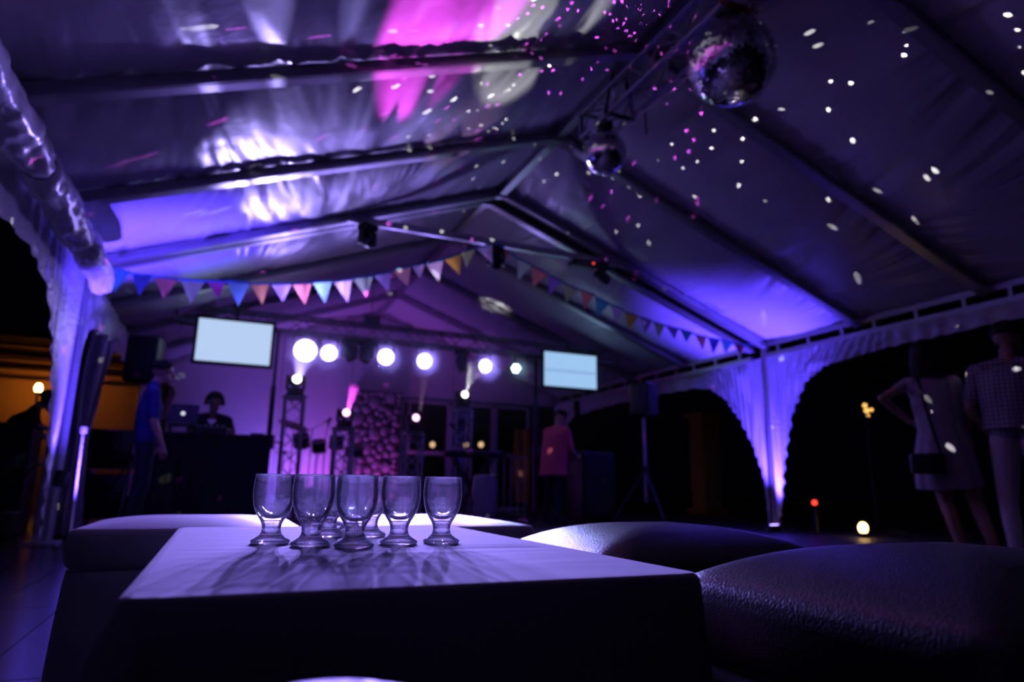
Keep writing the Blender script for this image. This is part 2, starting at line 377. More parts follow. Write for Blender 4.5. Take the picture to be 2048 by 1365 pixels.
# ------------------------------------------------------------------ back wall, gable, stone pillar, glass doors
wb = tag(bpy.data.objects.new('wall_back', None), 'white back wall behind the stage', 'wall', kind='structure'); COL.objects.link(wb); wb.location = (R2X, YW, 0)
def wall_panel(x0, x1, z0, top, name='panel'):
    def fn(u, v):
        x = x0+(x1-x0)*u; z1 = top(x); z = z0+(z1-z0)*v
        return (x, YW+.008*nz(x*3, z*.8), z)
    MB().grid(fn, 24, 24).build(name, 'pvc_wall', wb)
gt = lambda x: H2R+.03-(H2R-H2E)*abs(x-R2X)/HW
XS0, XS1 = aty(701, 800, YW).x, aty(797, 800, YW).x
ZG = aty(900, 806, YW).z
x0 = XL+.35
for a, b, z0 in ((x0, .95, 0), (.96, XS0, 0), (XS0+.01, XS1+1.2, ZG+.05), (XS1+1.21, 6.0, ZG+.05), (6.01, XR-.1, ZG+.05)): wall_panel(a, b, z0, gt)
# stone pillar
sp = thing('stone_pillar', 'pillar of rounded river stones between the white wall and the glass doors', 'pillar', ((XS0+XS1)/2, YW-.12, 0))
ZS = aty(745, 782, YW-.2).z
MB().box(((XS0+XS1)/2, YW-.12, ZS/2), (XS1-XS0, .22, ZS)).build('core', 'mortar', sp)
rs = random.Random(3); stone_meshes = []
for k in range(6):
    bm = bmesh.new(); bmesh.ops.create_icosphere(bm, subdivisions=2, radius=1)
    for v in bm.verts: v.co *= 1+.22*nz(v.co.x*1.3+k*7, v.co.y*1.3, v.co.z*1.3)
    me = bpy.data.meshes.new('stone'); bm.to_mesh(me); bm.free()
    for p in me.polygons: p.use_smooth = True
    me.materials.append(M['stone']); stone_meshes.append(me)
pts = []
tries = 0
while len(pts) < 95 and tries < 9000:
    tries += 1
    r = rs.uniform(.055, .12)*(1.25 if tries < 600 else 1 if tries < 4000 else .75)
    x = rs.uniform(XS0+r*.8, XS1-r*.8); z = rs.uniform(r, ZS-r*.7)
    if all(math.hypot(x-a, z-b) > (r+c)*.92 for a, b, c in pts): pts.append((x, z, r))
for x, z, r in pts:
    o = put('stone', rs.choice(stone_meshes), sp, (x-(XS0+XS1)/2, -.12, z), (rs.uniform(-.2, .2), rs.uniform(0, PI), 0)); o.scale = (r*rs.uniform(.9, 1.25), .05, r*rs.uniform(.8, 1.0))
# glass doors
xd = [aty(p, 850, YW).x for p in (799, 900, 988, 1058)]
zr = aty(900, 908, YW).z
for k in range(3):
    a, b = xd[k], xd[k+1]
    d = tag(bpy.data.objects.new('door_%d' % (k+1), None), None, None, kind='structure'); COL.objects.link(d); d.location = ((a+b)/2, YW, 0)
    mb = MB()
    for x in (a+.035, b-.035): mb.bar((x, YW, 0), (x, YW, ZG), .06, .07)
    mb.bar((a, YW, ZG-.02), (b, YW, ZG-.02), .06, .07); mb.bar((a, YW, zr), (b, YW, zr), .06, .08); mb.bar((a, YW, .05), (b, YW, .05), .06, .1); mb.build('door_frame', 'frame', d)
    if k == 0: MB().bar((a+.2, YW, zr), (a+.2, YW, ZG), .05, .05).build('glazing_bar', 'frame', d)
    if k == 1: MB().bar((a-.12, YW+.05, zr), (a-.12, YW+.05, ZG), .04, .05).build('glazing_bar', 'frame', d)
    MB().box(((a+b)/2, YW+.01, (zr+ZG)/2), (b-a-.12, .008, ZG-zr-.1)).build('glass_pane', 'pane', d)
    MB().box(((a+b)/2, YW+.01, zr/2+.03), (b-a-.12, .008, zr-.15)).build('glass_pane', 'pane', d)

# ------------------------------------------------------------------ tent posts and side curtains
def post(x, y, label, h=HE):
    t = thing('tent_post', label, 'tent post', (x, y, 0), group=None)
    mb = MB().bar((x, y, .02), (x, y, h-.03), .10, .10)
    for s in (-1, 1): mb.bar((x+s*.05, y, .02), (x+s*.05, y, h-.03), .012, .05)
    mb.build('upright', 'alu', t)
    MB().box((x, y, .012), (.26, .26, .024)).build('base_plate', 'alu', t)
    return t
post(XR, 7.30, 'white lit tent post behind the gathered curtain, on the side with the strolling couple')
post(XL, 7.0, 'white lit tent post beside the rolled-up curtain and the bar')
post(XL-.075, 8.15, 'thin tent post inside the long dark gathered drape', H2E-.15)
post(R2X+HW, 13.75, 'corner tent post beyond the black subwoofer', H2E)
post(XL, -.5, 'tent post at the entrance end beside the rolled-up curtain'); post(XR, -.5, 'tent post at the entrance end of the open side')
def curtain(name, label, X, top, hem, folds, amp, zt, side, mt='curtain', nu=220, nv=26, group=None):
    """top: list of y at the eave, hem: list of (y, z) below; folds run from eave to hem"""
    def lerp(L, u):
        p = u*(len(L)-1); i = min(int(p), len(L)-2); f = p-i; a, b = L[i], L[i+1]
        return a+(b-a)*f if not isinstance(a, tuple) else tuple(q+(r-q)*f for q, r in zip(a, b))
    def fn(u, v):
        yt = lerp(top, u); yh, zh = lerp(hem, u)
        k = v**.9; y = yt+(yh-yt)*k; z = zt+(zh-zt)*v
        g = math.sin(u*folds*2*PI+2.5*nz(u*9))*(.35+.65*v)*amp+amp*.8*nz(u*folds*.9, v*3)
        return (X+side*((.085 if side < 0 else .03)+g), y, z+.012*nz(u*60, v*8)*(v > .9))
    o = MB().grid(fn, nu, nv).build(name, mt); tag(o, label, 'curtain', group); return o
rtop = [3.9-4.3, 3.9, 4.6, 5.26, 5.6, 5.95, 6.3, 6.62, 6.9, 7.1, 7.22]
rhem = [(-.4, 2.25), (3.86, 2.25), (4.6, 2.24), (5.26, 2.23), (5.75, 2.19), (6.2, 2.15), (6.55, 1.98), (6.81, 1.57), (7.0, .96), (7.1, .42), (7.2, .06)]
curtain('side_curtain', 'violet-lit gathered side curtain arching from eave to post foot, open towards the couple', XR, rtop, rhem, 30, .022, HE-.2, -1)
ftop = [7.32, 7.45, 7.65, 7.95, 8.25, 8.6, 9.0, 9.95, 10.6, 12.0, 12.8]
fhem = [(7.35, .06), (7.40, .69), (7.55, 1.12), (7.82, 1.58), (8.12, 1.92), (8.45, 2.12), (8.82, 2.18), (9.93, 2.2), (10.57, 2.19), (12.05, 2.15), (12.7, 2.1)]
curtain('side_curtain', 'violet-lit gathered side curtain arching from post foot towards the black subwoofer', XR, ftop, fhem, 30, .022, HE-.2, -1)
curtain('side_curtain', 'dark gathered side curtain at the corner beyond the black subwoofer', R2X+HW, [12.82, 13.0, 13.3, 13.7], [(12.75, 2.08), (13.1, 1.9), (13.38, 1.5), (13.6, .06)], 8, .03, H2E-.2, -1, nu=60)
ltop = [-.4, 3.2, 4.4, 5.0, 5.5, 5.9, 6.3, 6.6, 6.85, 6.95]
lhem = [(-.4, 2.0), (3.2, 2.02), (4.5, 2.04), (5.2, 2.06), (5.75, 1.92), (6.1, 1.6), (6.35, 1.2), (6.55, .78), (6.68, .4), (6.78, .06)]
curtain('side_curtain', 'blue-lit gathered side curtain beside the bar, hanging under the rolled-up curtain', XL, ltop, lhem, 17, .010, HE-.15, 1)
curtain('side_curtain', 'dark side curtain above the tall black speaker and its stand', XL, [7.09, 7.22, 7.5, 7.9, 8.3, 9.0, 10.6, 13.0], [(7.09, 1.5), (7.14, 1.75), (7.3, 1.95), (7.7, 2.05), (8.3, 2.05), (9.0, 2.1), (10.6, 2.1), (13.0, 2.1)], 16, .025, H2E-.12, 1, nu=120)
# yellowish gathered drape around the far post
def drape(u, v):
    an = 2*PI*u; z = 2.04-(2.04-.01)*v
    r = .15+.16*abs(v-.55)**1.2*2.2*(1 if v < .55 else .55)+.02*v
    r *= 1+.22*math.sin(an*9+3*nz(v*2, an))+.1*nz(an*2, v*4)
    return (XL-.075+math.cos(an)*r*.62, 8.15+math.sin(an)*r*.9, z)
tag(MB().grid(drape, 90, 30).build('gathered_drape', 'drape'), 'long dark gathered drape beside the blue-lit post', 'curtain')
# rolled-up curtain along the left eave
def roll(u, v):
    y = 2.6+4.25*u; an = 2*PI*v
    r = .105*(1+.26*nz(y*3.2, math.cos(an)*1.2, math.sin(an)*1.2)+.20*nz(y*9, math.cos(an)*3, math.sin(an)*3))
    r *= 1-.35*math.exp(-((y-4.35)/.05)**2)-.35*math.exp(-((y-5.65)/.05)**2)
    if u > .96: r *= max(.05, math.sqrt(max(0, 1-((u-.96)/.04)**2)))
    return (XL+.20+.02*nz(y*2)+math.cos(an)*r, y, 2.33-.03*nz(y*1.5, 4)-.05*max(0, u-.8)*4+math.sin(an)*r*1.15)
rc = thing('rolled_curtain', 'thick rolled-up clear side curtain tied under the eave beam', 'curtain', (XL+.20, 4.5, 2.2))
MB().grid(roll, 260, 28).build('roll', 'curtain', rc)
for y in (4.35, 5.65):
    mb = MB(); mb.lathe([(.082, -.02), (.088, 0), (.082, .02)], 20, (XL+.20, y, 2.33), ax=Matrix.Rotation(PI/2, 3, 'X')); mb.build('tie_strap', 'blackcloth', rc)
# LED fixtures at the post feet
def led_bar(loc, rz, label, n=3):
    t = thing('led_uplight', label, 'stage light', loc, rz)
    MB().bevbox((0, 0, .05), (.22, .09, .07), .01).build('housing', 'black', t, False)
    MB().box((0, 0, .0075), (.26, .06, .015)).build('bracket', 'black', t, False)
    for i in range(n): MB().lathe([(.0, .094), (.022, .092), (.024, .086)], 14, ((i-(n-1)/2)*.066, 0, 0)).build('led_lens', 'led_b', t, False)
    return t
led_bar((XR-.28, 7.08, 0), .3, 'small black LED bar with three blue lenses at the foot of the curtained post')
led_bar((XL+.3, 6.75, 0), 1.2, 'small black LED bar with blue lenses on the floor by the bar-side post')
lx = XL+.13
t = thing('post_lamp', 'small black LED lamp clamped low on the bar-side tent post', 'stage light', (lx, 6.62, .5))
MB().cyl((lx, 6.62, .5), (lx, 6.66, .60), .05, .06).build('housing', 'black', t); MB().bar((lx, 6.66, .5), (XL+.045, 6.97, .5), .03, .03).build('clamp', 'black', t)
MB().lathe([(0, 0), (.05, 0)], 16, (lx, 6.662, .604)).build('led_lens', 'led_b', t)
# slim white pole by the post
tag(MB().cyl((XL+.22, 6.9, 0), (XL+.2, 6.9, .95), .010, .010, 10).cyl((XL+.2, 6.9, .95), (XL+.2, 6.9, 1.0), .03, .03, 12).build('curtain_pole', 'curtain'), 'short thin lit pole with a knob standing beside the bar-side post', 'pole')

# ------------------------------------------------------------------ trusses
def box_truss(name, label, a, b, w, bay, mt='alu_dark', rc=.022, rb=.009, up=(0, 0, 1), group=None):
    """square truss between two end centres: four chords and lacing on every side"""
    a = Vector(a); b = Vector(b); d = (b-a); L = d.length; d.normalize(); up = Vector(up); r = d.cross(up).normalized(); u = r.cross(d); h = w/2
    t = thing(name, label, 'truss', tuple(a if a.z < b.z else a), group=group)
    cs = [(-h, -h), (h, -h), (h, h), (-h, h)]
    P = lambda c, s: a+r*c[0]+u*c[1]+d*s
    for c in cs: MB().cyl(P(c, 0), P(c, L), rc, rc, 8).build('chord', mt, t)
    n = max(2, round(L/bay)); st = L/n
    for k in range(4):
        c0, c1 = cs[k], cs[(k+1) % 4]
        for i in range(n):
            s0, s1 = i*st, (i+1)*st
            if i % 2: s0, s1 = s1, s0
            MB().cyl(P(c0, s0), P(c1, s1), rb, rb, 6).build('brace', mt, t)
    for s in (0, L):
        mb = MB()
        for k in range(4): mb.bar(P(cs[k], s), P(cs[(k+1) % 4], s), .03, .03)
        mb.build('end_frame', mt, t)
    return t
box_truss('roof_truss', 'long square lighting truss slung under the ridge, carrying the mirror balls', (RX, 4.98, 3.90), (RX, -.3, 3.90), .24, .26)
# straps that hold it to the ridge
for y, lab in ((4.5, 'dark sling holding the end of the roof truss over the smaller mirror ball'), (3.0, 'orange-red sling around the roof truss over the larger mirror ball'), (.4, 'dark sling around the roof truss near the entrance end')):
    mb = MB()
    for q in (-1, 1):
        mb.bar((RX+q*.15, y, 3.77), (RX+q*.06, y, HR-.02), .05, .008, (1, 0, 0))
    mb.bar((RX-.15, y, 3.765), (RX+.15, y, 3.765), .05, .008)
    if y == 3.0: M['sling'] = mat('red_sling', (.30, .03, .01), .8)
    tag(mb.build('sling', 'sling' if y == 3.0 else 'blackcloth'), lab, 'sling')
def cable(label, pts, r=.008, m='black'):
    P = []
    for i in range(len(pts)-1):
        a, b = Vector(pts[i]), Vector(pts[i+1])
        for k in range(8):
            f = k/8; q = a.lerp(b, f); q.z -= .08*(a-b).length*4*f*(1-f); P.append(q)
    P.append(Vector(pts[-1])); tag(MB().tube(P, r, 6).build('cable', m), label, 'cable')
cable('thin black cable drooping from the roof truss by the smaller mirror ball', [(RX+.13, 4.2, 3.80), (RX+.17, 4.36, 3.82), (RX+.22, 4.42, 3.60)])
cable('pale cable sagging along the underside of the roof truss', [(RX+.12, 4.4, 3.77), (RX+.14, 3.7, 3.74), (RX+.1, 3.2, 3.80)], .012, 'curtain')

# ------------------------------------------------------------------ mirror balls
def mirror_ball(c, R, tile, label, seed, htop):
    c = Vector(c); t = thing('mirror_ball', label, 'mirror ball', tuple(c), group=None)
    MB().ell(c, (R*.985,)*3, 40, 24).build('core', 'black', t)
    rr = random.Random(seed); V = []; F = []; n = int(PI*R/tile)
    for j in range(n):
        ph = -PI/2+PI*(j+.5)/n; k = max(3, int(2*PI*R*math.cos(ph)/tile))
        for i in range(k):
            an = 2*PI*i/k+seed; nrm = Vector((math.cos(ph)*math.cos(an), math.cos(ph)*math.sin(an), math.sin(ph)))
            e = Vector((-math.sin(an), math.cos(an), 0)); u = nrm.cross(e)
            n2 = (nrm+e*rr.gauss(0, .045)+u*rr.gauss(0, .045)).normalized(); e2 = (e-n2*e.dot(n2)).normalized(); u2 = n2.cross(e2); h = tile*.47; p = c+nrm*R*1.002
            o = len(V); V += [p-e2*h-u2*h, p+e2*h-u2*h, p+e2*h+u2*h, p-e2*h+u2*h]; F.append((o, o+1, o+2, o+3))
    mb = MB(); mb.add(V, F); mb.build('mirror_facets', 'mirror', t)['kind'] = 'stuff'
    mb = MB().cyl(c+Vector((0, 0, R*.98)), c+Vector((0, 0, R+.05)), .05, .04, 16); mb.build('hanging_cap', 'chrome', t)
    MB().lathe([(.028, -.004), (.034, -.008), (.030, -.018), (.0, -.022)], 16, c-Vector((0, 0, R*.99))).build('bottom_ring', 'chrome', t)
    MB().cyl(c+Vector((0, 0, R+.04)), (c.x, c.y, htop), .012, .012, 8).build('hanging_rod', 'black', t)
    MB().box((c.x, c.y, htop), (.10, .13, .09)).build('motor', 'black', t)
    return c
b1 = atx(1463, 125, RX); b2 = atx(1210, 307, RX)
mirror_ball(b1, .297, .0185, 'large mirror ball under the roof truss, by the red sling', 1, 3.76)
mirror_ball(b2, .198, .0165, 'small mirror ball hanging at the end of the roof truss', 2, 3.79)
spot('moving_head_beam', MH[3]+Vector((-.04, -.2, .04)), b1, 1500, (.85, .80, 1), 3.5, .3, .02)
spot('moving_head_beam', MH[0]+Vector((-.04, -.2, .04)), b2, 900, (.85, .80, 1), 3.3, .3, .02)
# added point lamps beside the balls, standing in for the dots their facets throw
point('sparkle_standin', b1+Vector((.0, -.02, -.34)), 900, (1, .98, .88), .0, gobo_dots(17, .14, .34, .4))
point('sparkle_standin', b2+Vector((0, .02, -.24)), 420, (1, .98, .9), .0, gobo_dots(17, .14, .30, 2.1))
point('sparkle_standin', b1+Vector((-.32, .1, -.06)), 600, (.95, .12, 1), .0, gobo_dots(24, .16, .38, 1.2))

# ------------------------------------------------------------------ tie bar with small moving heads (near tent, stage end)
ZT = 3.50
xa = RX-(HR-ZT)/(HR-HE)*HW
tb = thing('tie_bar', 'grey metal tie bar across the tent frame carrying three small moving lights', 'bar', (RX, 7.28, ZT))
MB().bar((xa+.16, 7.24, ZT), (2*RX-xa-.16, 7.24, ZT), .05, .085).build('beam', 'alu', tb)
for s in (-1, 1): MB().box((RX+s*(RX-xa-.11), 7.24, ZT+.0), (.12, .08, .10)).build('end_clamp', 'alu', tb)
def mover(name, label, top, s, yaw, tilt, hang=True, lens=None, group=None, yoke=True):
    """moving-head light: base box, two-armed yoke and a tapering head. top = centre of the face it is fixed by"""
    t = thing(name, label, 'stage light', tuple(top), yaw, group=group); q = -1 if hang else 1
    MB().bevbox((0, 0, q*.055*s), (.30*s, .26*s, .11*s), .02*s).build('base', 'black', t, False)
    if hang: MB().bar((-.08*s, 0, .0), (-.08*s, 0, .07*s), .03*s, .03*s).bar((.08*s, 0, .0), (.08*s, 0, .07*s), .03*s, .03*s).build('clamp', 'black', t, False)
    mb = MB().box((0, 0, q*.14*s), (.32*s, .12*s, .05*s))
    for e in (-1, 1): mb.bevbox((e*.15*s, 0, q*.27*s), (.05*s, .13*s, .26*s), .015*s)
    mb.build('yoke', 'black', t, False)
    R = Matrix.Rotation(tilt, 3, 'X'); c = Vector((0, 0, q*.30*s))
    hd = MB().lathe([(0, -.20*s), (.08*s, -.20*s), (.115*s, -.15*s), (.125*s, -.02*s), (.12*s, .06*s), (.095*s, .15*s), (.09*s, .17*s), (0, .165*s)], 22, c, ax=R).build('head', 'black', t, False)
    if lens:
        MB().lathe([(0, .182*s), (.05*s, .180*s), (.078*s, .172*s)], 20, c, ax=R).build('lens', lens, hd, False)
    else:
        MB().lathe([(0, .182*s), (.05*s, .180*s), (.078*s, .172*s)], 20, c, ax=R).build('lens', 'black', hd, False)
    return t
mv = [aty(738, 428, 7.24), aty(993, 478, 7.24), aty(1205, 512, 7.24)]
for p, ya, ti, lb in zip(mv, (.5, -.4, .9), (2.1, 2.6, 2.2), ('small unlit moving light at the bar end of the tie bar', 'small unlit moving light at the middle of the tie bar, between the buntings', 'small unlit moving light at the tie bar end by the control box')):
    mover('moving_light', lb, (p.x, 7.24, ZT-.045), .62, ya, ti, True, None)
p = aty(1165, 525, 7.24)
t = thing('control_box', 'flat black control box with a red LED hanging under the tie bar', 'box', (p.x, 7.24, ZT-.05))
MB().bevbox((0, 0, -.05), (.36, .16, .07), .008).build('case', 'black', t, False); MB().box((0, -.081, -.06), (.26, .004, .02)).build('label_strip', 'frame', t, False); MB().lathe([(0, 0), (.012, 0)], 10, (.12, -.083, -.035), ax=Matrix.Rotation(PI/2, 3, 'X')).build('indicator', 'led_r', t, False)
MB().bar((-.1, 0, -.02), (-.1, 0, .01), .03, .03).bar((.1, 0, -.02), (.1, 0, .01), .03, .03).build('clamp', 'black', t, False)

# ------------------------------------------------------------------ bunting
FC = dict(teal=(.10, .45, .55), blue=(.12, .16, .62), coral=(.85, .28, .24), olive=(.42, .52, .25), magenta=(.72, .12, .42), sky=(.30, .62, .95), orange=(.88, .42, .18),
          lav=(.58, .42, .78), mint=(.40, .75, .70), pink=(.82, .60, .80), sage=(.52, .62, .45), salmon=(.95, .48, .42), white=(.80, .74, .85), yellow=(.92, .62, .08), lime=(.66, .76, .25), purple=(.34, .20, .62), mustard=(.60, .38, .05), dkred=(.35, .05, .10))
for k, c in FC.items(): fab('flag_'+k, c, .5)
fab('ribbon', (.12, .42, .75), .3)
def bunting(label, flags, Y, ends):
    P = [(aty(*a, Y), aty(*b, Y), aty(*c, Y), col) for a, b, c, col in flags]
    t = thing('bunting', label, 'bunting', tuple(P[0][0]))
    line = [aty(*ends[0], Y)]
    for a, b, c, col in P: line += [a, b]
    line.append(aty(*ends[1], Y)); mb = MB()
    for i in range(len(line)-1): mb.bar(line[i], line[i+1], .006, .022, (0, 0, 1))
    mb.build('ribbon', 'ribbon', t)
    for i, (a, b, c, col) in enumerate(P):
        tw = random.uniform(-.05, .05)
        def fn(u, v, a=a, b=b, c=c, tw=tw):
            p = a.lerp(b, u).lerp(c, v*.985); p = p+Vector((0, tw*v+.012*math.sin(u*4+i)*v, 0)); return p
        MB().grid(fn, 6, 8).build('flag', 'flag_'+col, t)
    return t
def s8(x, y): return (200+x/4.096, 460+y/4.096)
def s1(x, y): return (680+x/5.12, 400+y/5.12)
def s2(x, y): return (1000+x/6.827, 460+y/6.827)
def s7(x, y): return (1200+x/4.074, 560+y/4.074)
LF = [(s8(65, 300), s8(245, 350), s8(115, 512), 'teal'), (s8(262, 360), s8(430, 380), s8(325, 550), 'blue'), (s8(450, 385), s8(645, 405), s8(525, 577), 'coral'), (s8(660, 410), s8(860, 422), s8(745, 602), 'olive'),
      (s8(875, 420), s8(1030, 425), s8(965, 570), 'magenta'), (s8(1040, 420), s8(1235, 435), s8(1130, 632), 'sky'), (s8(1232, 443), s8(1385, 440), s8(1330, 612), 'orange'), (s8(1405, 445), s8(1570, 442), s8(1495, 600), 'lav'),
      (s8(1575, 445), s8(1735, 437), s8(1680, 612), 'coral'), (s8(1740, 430), s8(1900, 417), s8(1850, 596), 'mint'), (s8(1908, 425), s1(122, 815), s1(88, 1048), 'pink'), (s1(128, 805), s1(338, 780), s1(272, 995), 'sage'),
      (s1(345, 775), s1(525, 735), s1(488, 945), 'lav'), (s1(527, 730), s1(725, 682), s1(692, 888), 'salmon'), (s1(735, 675), s1(868, 655), s1(812, 812), 'pink'), (s1(880, 655), s1(1058, 612), s1(1020, 838), 'white'),
      (s1(1070, 610), s1(1238, 545), s1(1228, 778), 'yellow'), (s1(1240, 535), s1(1390, 500), s1(1300, 702), 'lime'), (s1(1395, 495), s1(1555, 450), s1(1555, 662), 'white')]
RF = [(s1(1668, 490), s1(1745, 545), s1(1690, 625), 'coral'), (s2(240, 385), s2(440, 485), s2(262, 680), 'sage'), (s2(443, 495), s2(660, 605), s2(465, 778), 'coral'), (s2(665, 620), s2(850, 700), s2(690, 890), 'purple'),
      (s2(862, 720), s2(1065, 815), s2(915, 992), 'olive'), (s2(1095, 820), s2(1295, 885), s2(1165, 1085), 'coral'), (s2(1297, 910), s2(1500, 1010), s2(1335, 1190), 'teal'), (s2(1510, 1020), s2(1690, 1085), s2(1555, 1268), 'lav'),
      (s7(200, 255), s7(315, 300), s7(240, 405), 'mustard'), (s7(320, 300), s7(425, 335), s7(365, 440), 'purple'), (s7(430, 340), s7(528, 372), s7(460, 490), 'olive'), (s7(535, 372), s7(640, 400), s7(590, 500), 'purple'),
      (s7(650, 400), s7(755, 432), s7(692, 520), 'teal'), (s7(770, 445), s7(868, 468), s7(828, 572), 'coral'), (s7(880, 470), s7(980, 490), s7(930, 598), 'blue'), (s7(985, 490), s7(1085, 512), s7(1042, 600), 'teal'), (s7(1085, 512), s7(1180, 530), s7(1140, 625), 'dkred')]
bunting('bunting of nineteen pastel flags between the bar-side post and the middle of the tie bar', LF, 7.10, ((200, 532), (992, 484)))
bunting('bunting of smaller pastel flags between the middle of the tie bar and the curtained post', RF, 7.10, ((992, 484), (1505, 690)))

# ------------------------------------------------------------------ stage truss, towers, pars, screens
box_truss('stage_truss', 'long horizontal lighting truss over the stage carrying the bright lamps', (-.75, YT, 2.82), (6.3, YT, 2.82), .22, .28)
def lift_stand(x, label):
    t = thing('lift_stand', label, 'stand', (x, YT+.02, 0))
    MB().bar((x, YT+.02, .1), (x, YT+.02, 1.9), .07, .07).build('outer_mast', 'black', t); MB().bar((x, YT+.02, 1.8), (x, YT+.02, 2.71), .045, .045).build('inner_mast', 'black', t)
    MB().box((x, YT-.04, 1.1), (.14, .14, .2)).cyl((x+.08, YT-.04, 1.1), (x+.2, YT-.04, 1.1), .012).build('winch', 'black', t)
    for dx, dy in ((1, 1), (1, -1), (-1, 1), (-1, -1)):
        MB().bar((x, YT+.02, .14), (x+dx*.12, YT+.02+dy*.30, .02), .03, .03).build('leg', 'black', t)
    MB().box((x, YT+.02, 2.7), (.3, .2, .02)).build('fork', 'black', t)
    return t
lift_stand(aty(545, 800, YT).x, 'black winch-up truss stand beside the black DJ booth')
lift_stand(aty(1072, 850, YT).x, 'black winch-up truss stand beside the person in red')
def par(p, r, lens, label, tilt=.25):
    t = thing('par_light', label, 'stage light', tuple(p)); R = Matrix.Rotation(PI/2+tilt, 3, 'X')
    MB().lathe([(0, -.2), (r*.6, -.2), (r*.95, -.12), (r*1.05, .06), (r*1.1, .08), (r*1.02, .08), (r*.98, .05), (0, .05)], 24, ax=R).build('can', 'black', t, False); cn = kids(t)[0]
    MB().lathe([(0, .07), (r*.9, .066), (r*.97, .055)], 24, ax=R).build('lens', lens, cn, False)
    h = 2.71-p.z
    MB().bar((-r*1.04, 0, 0), (-r*1.04, 0, h*.75), .010, .03).bar((r*1.04, 0, 0), (r*1.04, 0, h*.75), .010, .03).bar((-r*1.04, 0, h*.75), (r*1.04, 0, h*.75), .03, .012).build('yoke', 'black', t, False)
    MB().bar((0, 0, h*.75-.006), (0, -.01, h+.015), .03, .03).build('clamp', 'black', t, False)
    return t
plab = ['biggest blazing par lamp, next to the screen by the DJ booth', 'blazing par lamp close beside the biggest one', 'blazing par lamp right of the bunched moving lights', 'blazing par lamp halfway along the stage truss', 'blazing par lamp beside the brightly lit moving light', 'small cyan-white LED lamp with six petals near the screen by the person in red']
for i, p in enumerate(par_pos):
    if i < 5: par(p, (.165, .12, .125, .12, .11)[i], 'lens_w', plab[i], .12)
    else:
        t = thing('par_light', plab[i], 'stage light', tuple(p)); R = Matrix.Rotation(PI/2+.1, 3, 'X')
        MB().lathe([(0, -.1), (.08, -.1), (.10, .04), (.09, .05), (0, .045)], 20, ax=R).build('can', 'black', t, False)
        for k in range(7):
            c = R @ Vector((.052*math.cos(k*PI/3), .052*math.sin(k*PI/3), .055)) if k < 6 else R @ Vector((0, 0, .055))
            MB().ell(c, (.026, .02, .026), 10, 6).build('led_lens', 'lens_c', t, False)
        h = 2.71-p.z; MB().bar((0, .02, .05), (0, -.01, h+.015), .03, .03).build('clamp', 'black', t, False)
q = aty(703, 672, YT); mover('moving_light', 'pair-mounted moving light hanging from the stage truss, facing the back wall', (q.x-.02, YT, 2.684), .72, .2, 2.5, True)
q = aty(728, 672, YT); mover('moving_light', 'pair-mounted moving light hanging from the stage truss, turned to the doors', (q.x+.06, YT, 2.684), .72, -.9, 2.8, True)
q = aty(925, 690, YT); mover('moving_light', 'brightly lit moving light hanging from the stage truss above the glass doors', (q.x, YT, 2.684), .75, .9, 2.9, True)
# motor cluster on the truss middle
q = aty(743, 640, YT)
t = thing('hoist', 'grey hoist and bridle on top of the stage truss below the far gable', 'hoist', (q.x, YT, 2.93))
MB().cyl((q.x-.12, YT, 3.02), (q.x+.12, YT, 3.02), .07, .07).box((q.x, YT, 2.96), (.3, .1, .06)).build('motor', 'alu_dark', t)
MB().bar((q.x, YT, 3.08), (q.x, YT, H2R-(H2R-H2E)*abs(q.x-R2X)/HW-.16), .012, .012).build('chain', 'alu_dark', t)
MB().bar((q.x, YT, 3.12), (q.x-.9, YT, 2.93), .015, .015).bar((q.x, YT, 3.12), (q.x+.9, YT, 2.93), .015, .015).build('bridle', 'alu_dark', t)
def tv(TL, TR, BL, BR, label, sm='screen'):
    a, b, c, d = [aty(*q, YT-.22) for q in (TL, TR, BL, BR)]; x0 = (a.x+c.x)/2; x1 = (b.x+d.x)/2; z1 = (a.z+b.z)/2; z0 = (c.z+d.z)/2; cx, cz = (x0+x1)/2, (z0+z1)/2
    t = thing('television', label, 'television', (cx, YT-.22, cz))
    MB().bevbox((cx, YT-.19, cz), (x1-x0+.09, .06, z1-z0+.09), .012, 2).build('bezel', 'black', t); bz = kids(t)[0]
    MB().box((cx, YT-.2225, cz), (x1-x0, .006, z1-z0)).build('screen', sm, bz)
    if sm != 'screen': MB().box((cx, YT-.226, cz-.02), (x1-x0-.02, .002, .05)).build('screen_band', 'screen_band', bz)
    MB().box((cx, YT-.13, cz), (.3, .08, .25)).bar((cx, YT-.125, cz), (cx, YT-.125, 2.95), .05, .04).build('bracket', 'black', t)
tv((397, 638), (545, 649), (390, 721), (539, 731), 'glowing pale blue television hung on the stage truss above the DJ booth')
tv((1090, 704), (1194, 713), (1087, 771), (1191, 779), 'glowing pale blue television with a faint band, above the person in red', 'screen_b')
def tower(p, ztop, label, lens, s=.62, tilt=1.45, w=.26):
    box_truss('truss_tower', label[0], (p.x, p.y, .044), (p.x, p.y, ztop), w, .26, 'frame', .02, .011, (0, 1, 0))
    t = thing('base_plate', label[2], 'plate', (p.x, p.y, 0)); MB().box((p.x, p.y, .0075), (.34, .34, .015)).build('plate', 'black', t); MB().box((p.x, p.y, .0225), (.3, .3, .015)).build('spigot', 'black', t)
    t = thing('top_plate', label[3], 'plate', (p.x, p.y, ztop+.015)); MB().box((p.x, p.y, ztop+.022), (.34, .34, .014)).build('plate', 'black', t)
    MB().box((p.x, p.y-.171, ztop+.021), (.2, .004, .012)).build('edge_strip', 'frame', t)
    mover('moving_light', label[1], (p.x, p.y, ztop+.03), s, 0., tilt, False, lens)
NM = ['beside the DJ booth', 'by the stone pillar', 'before the first glass door', 'before the middle glass door']
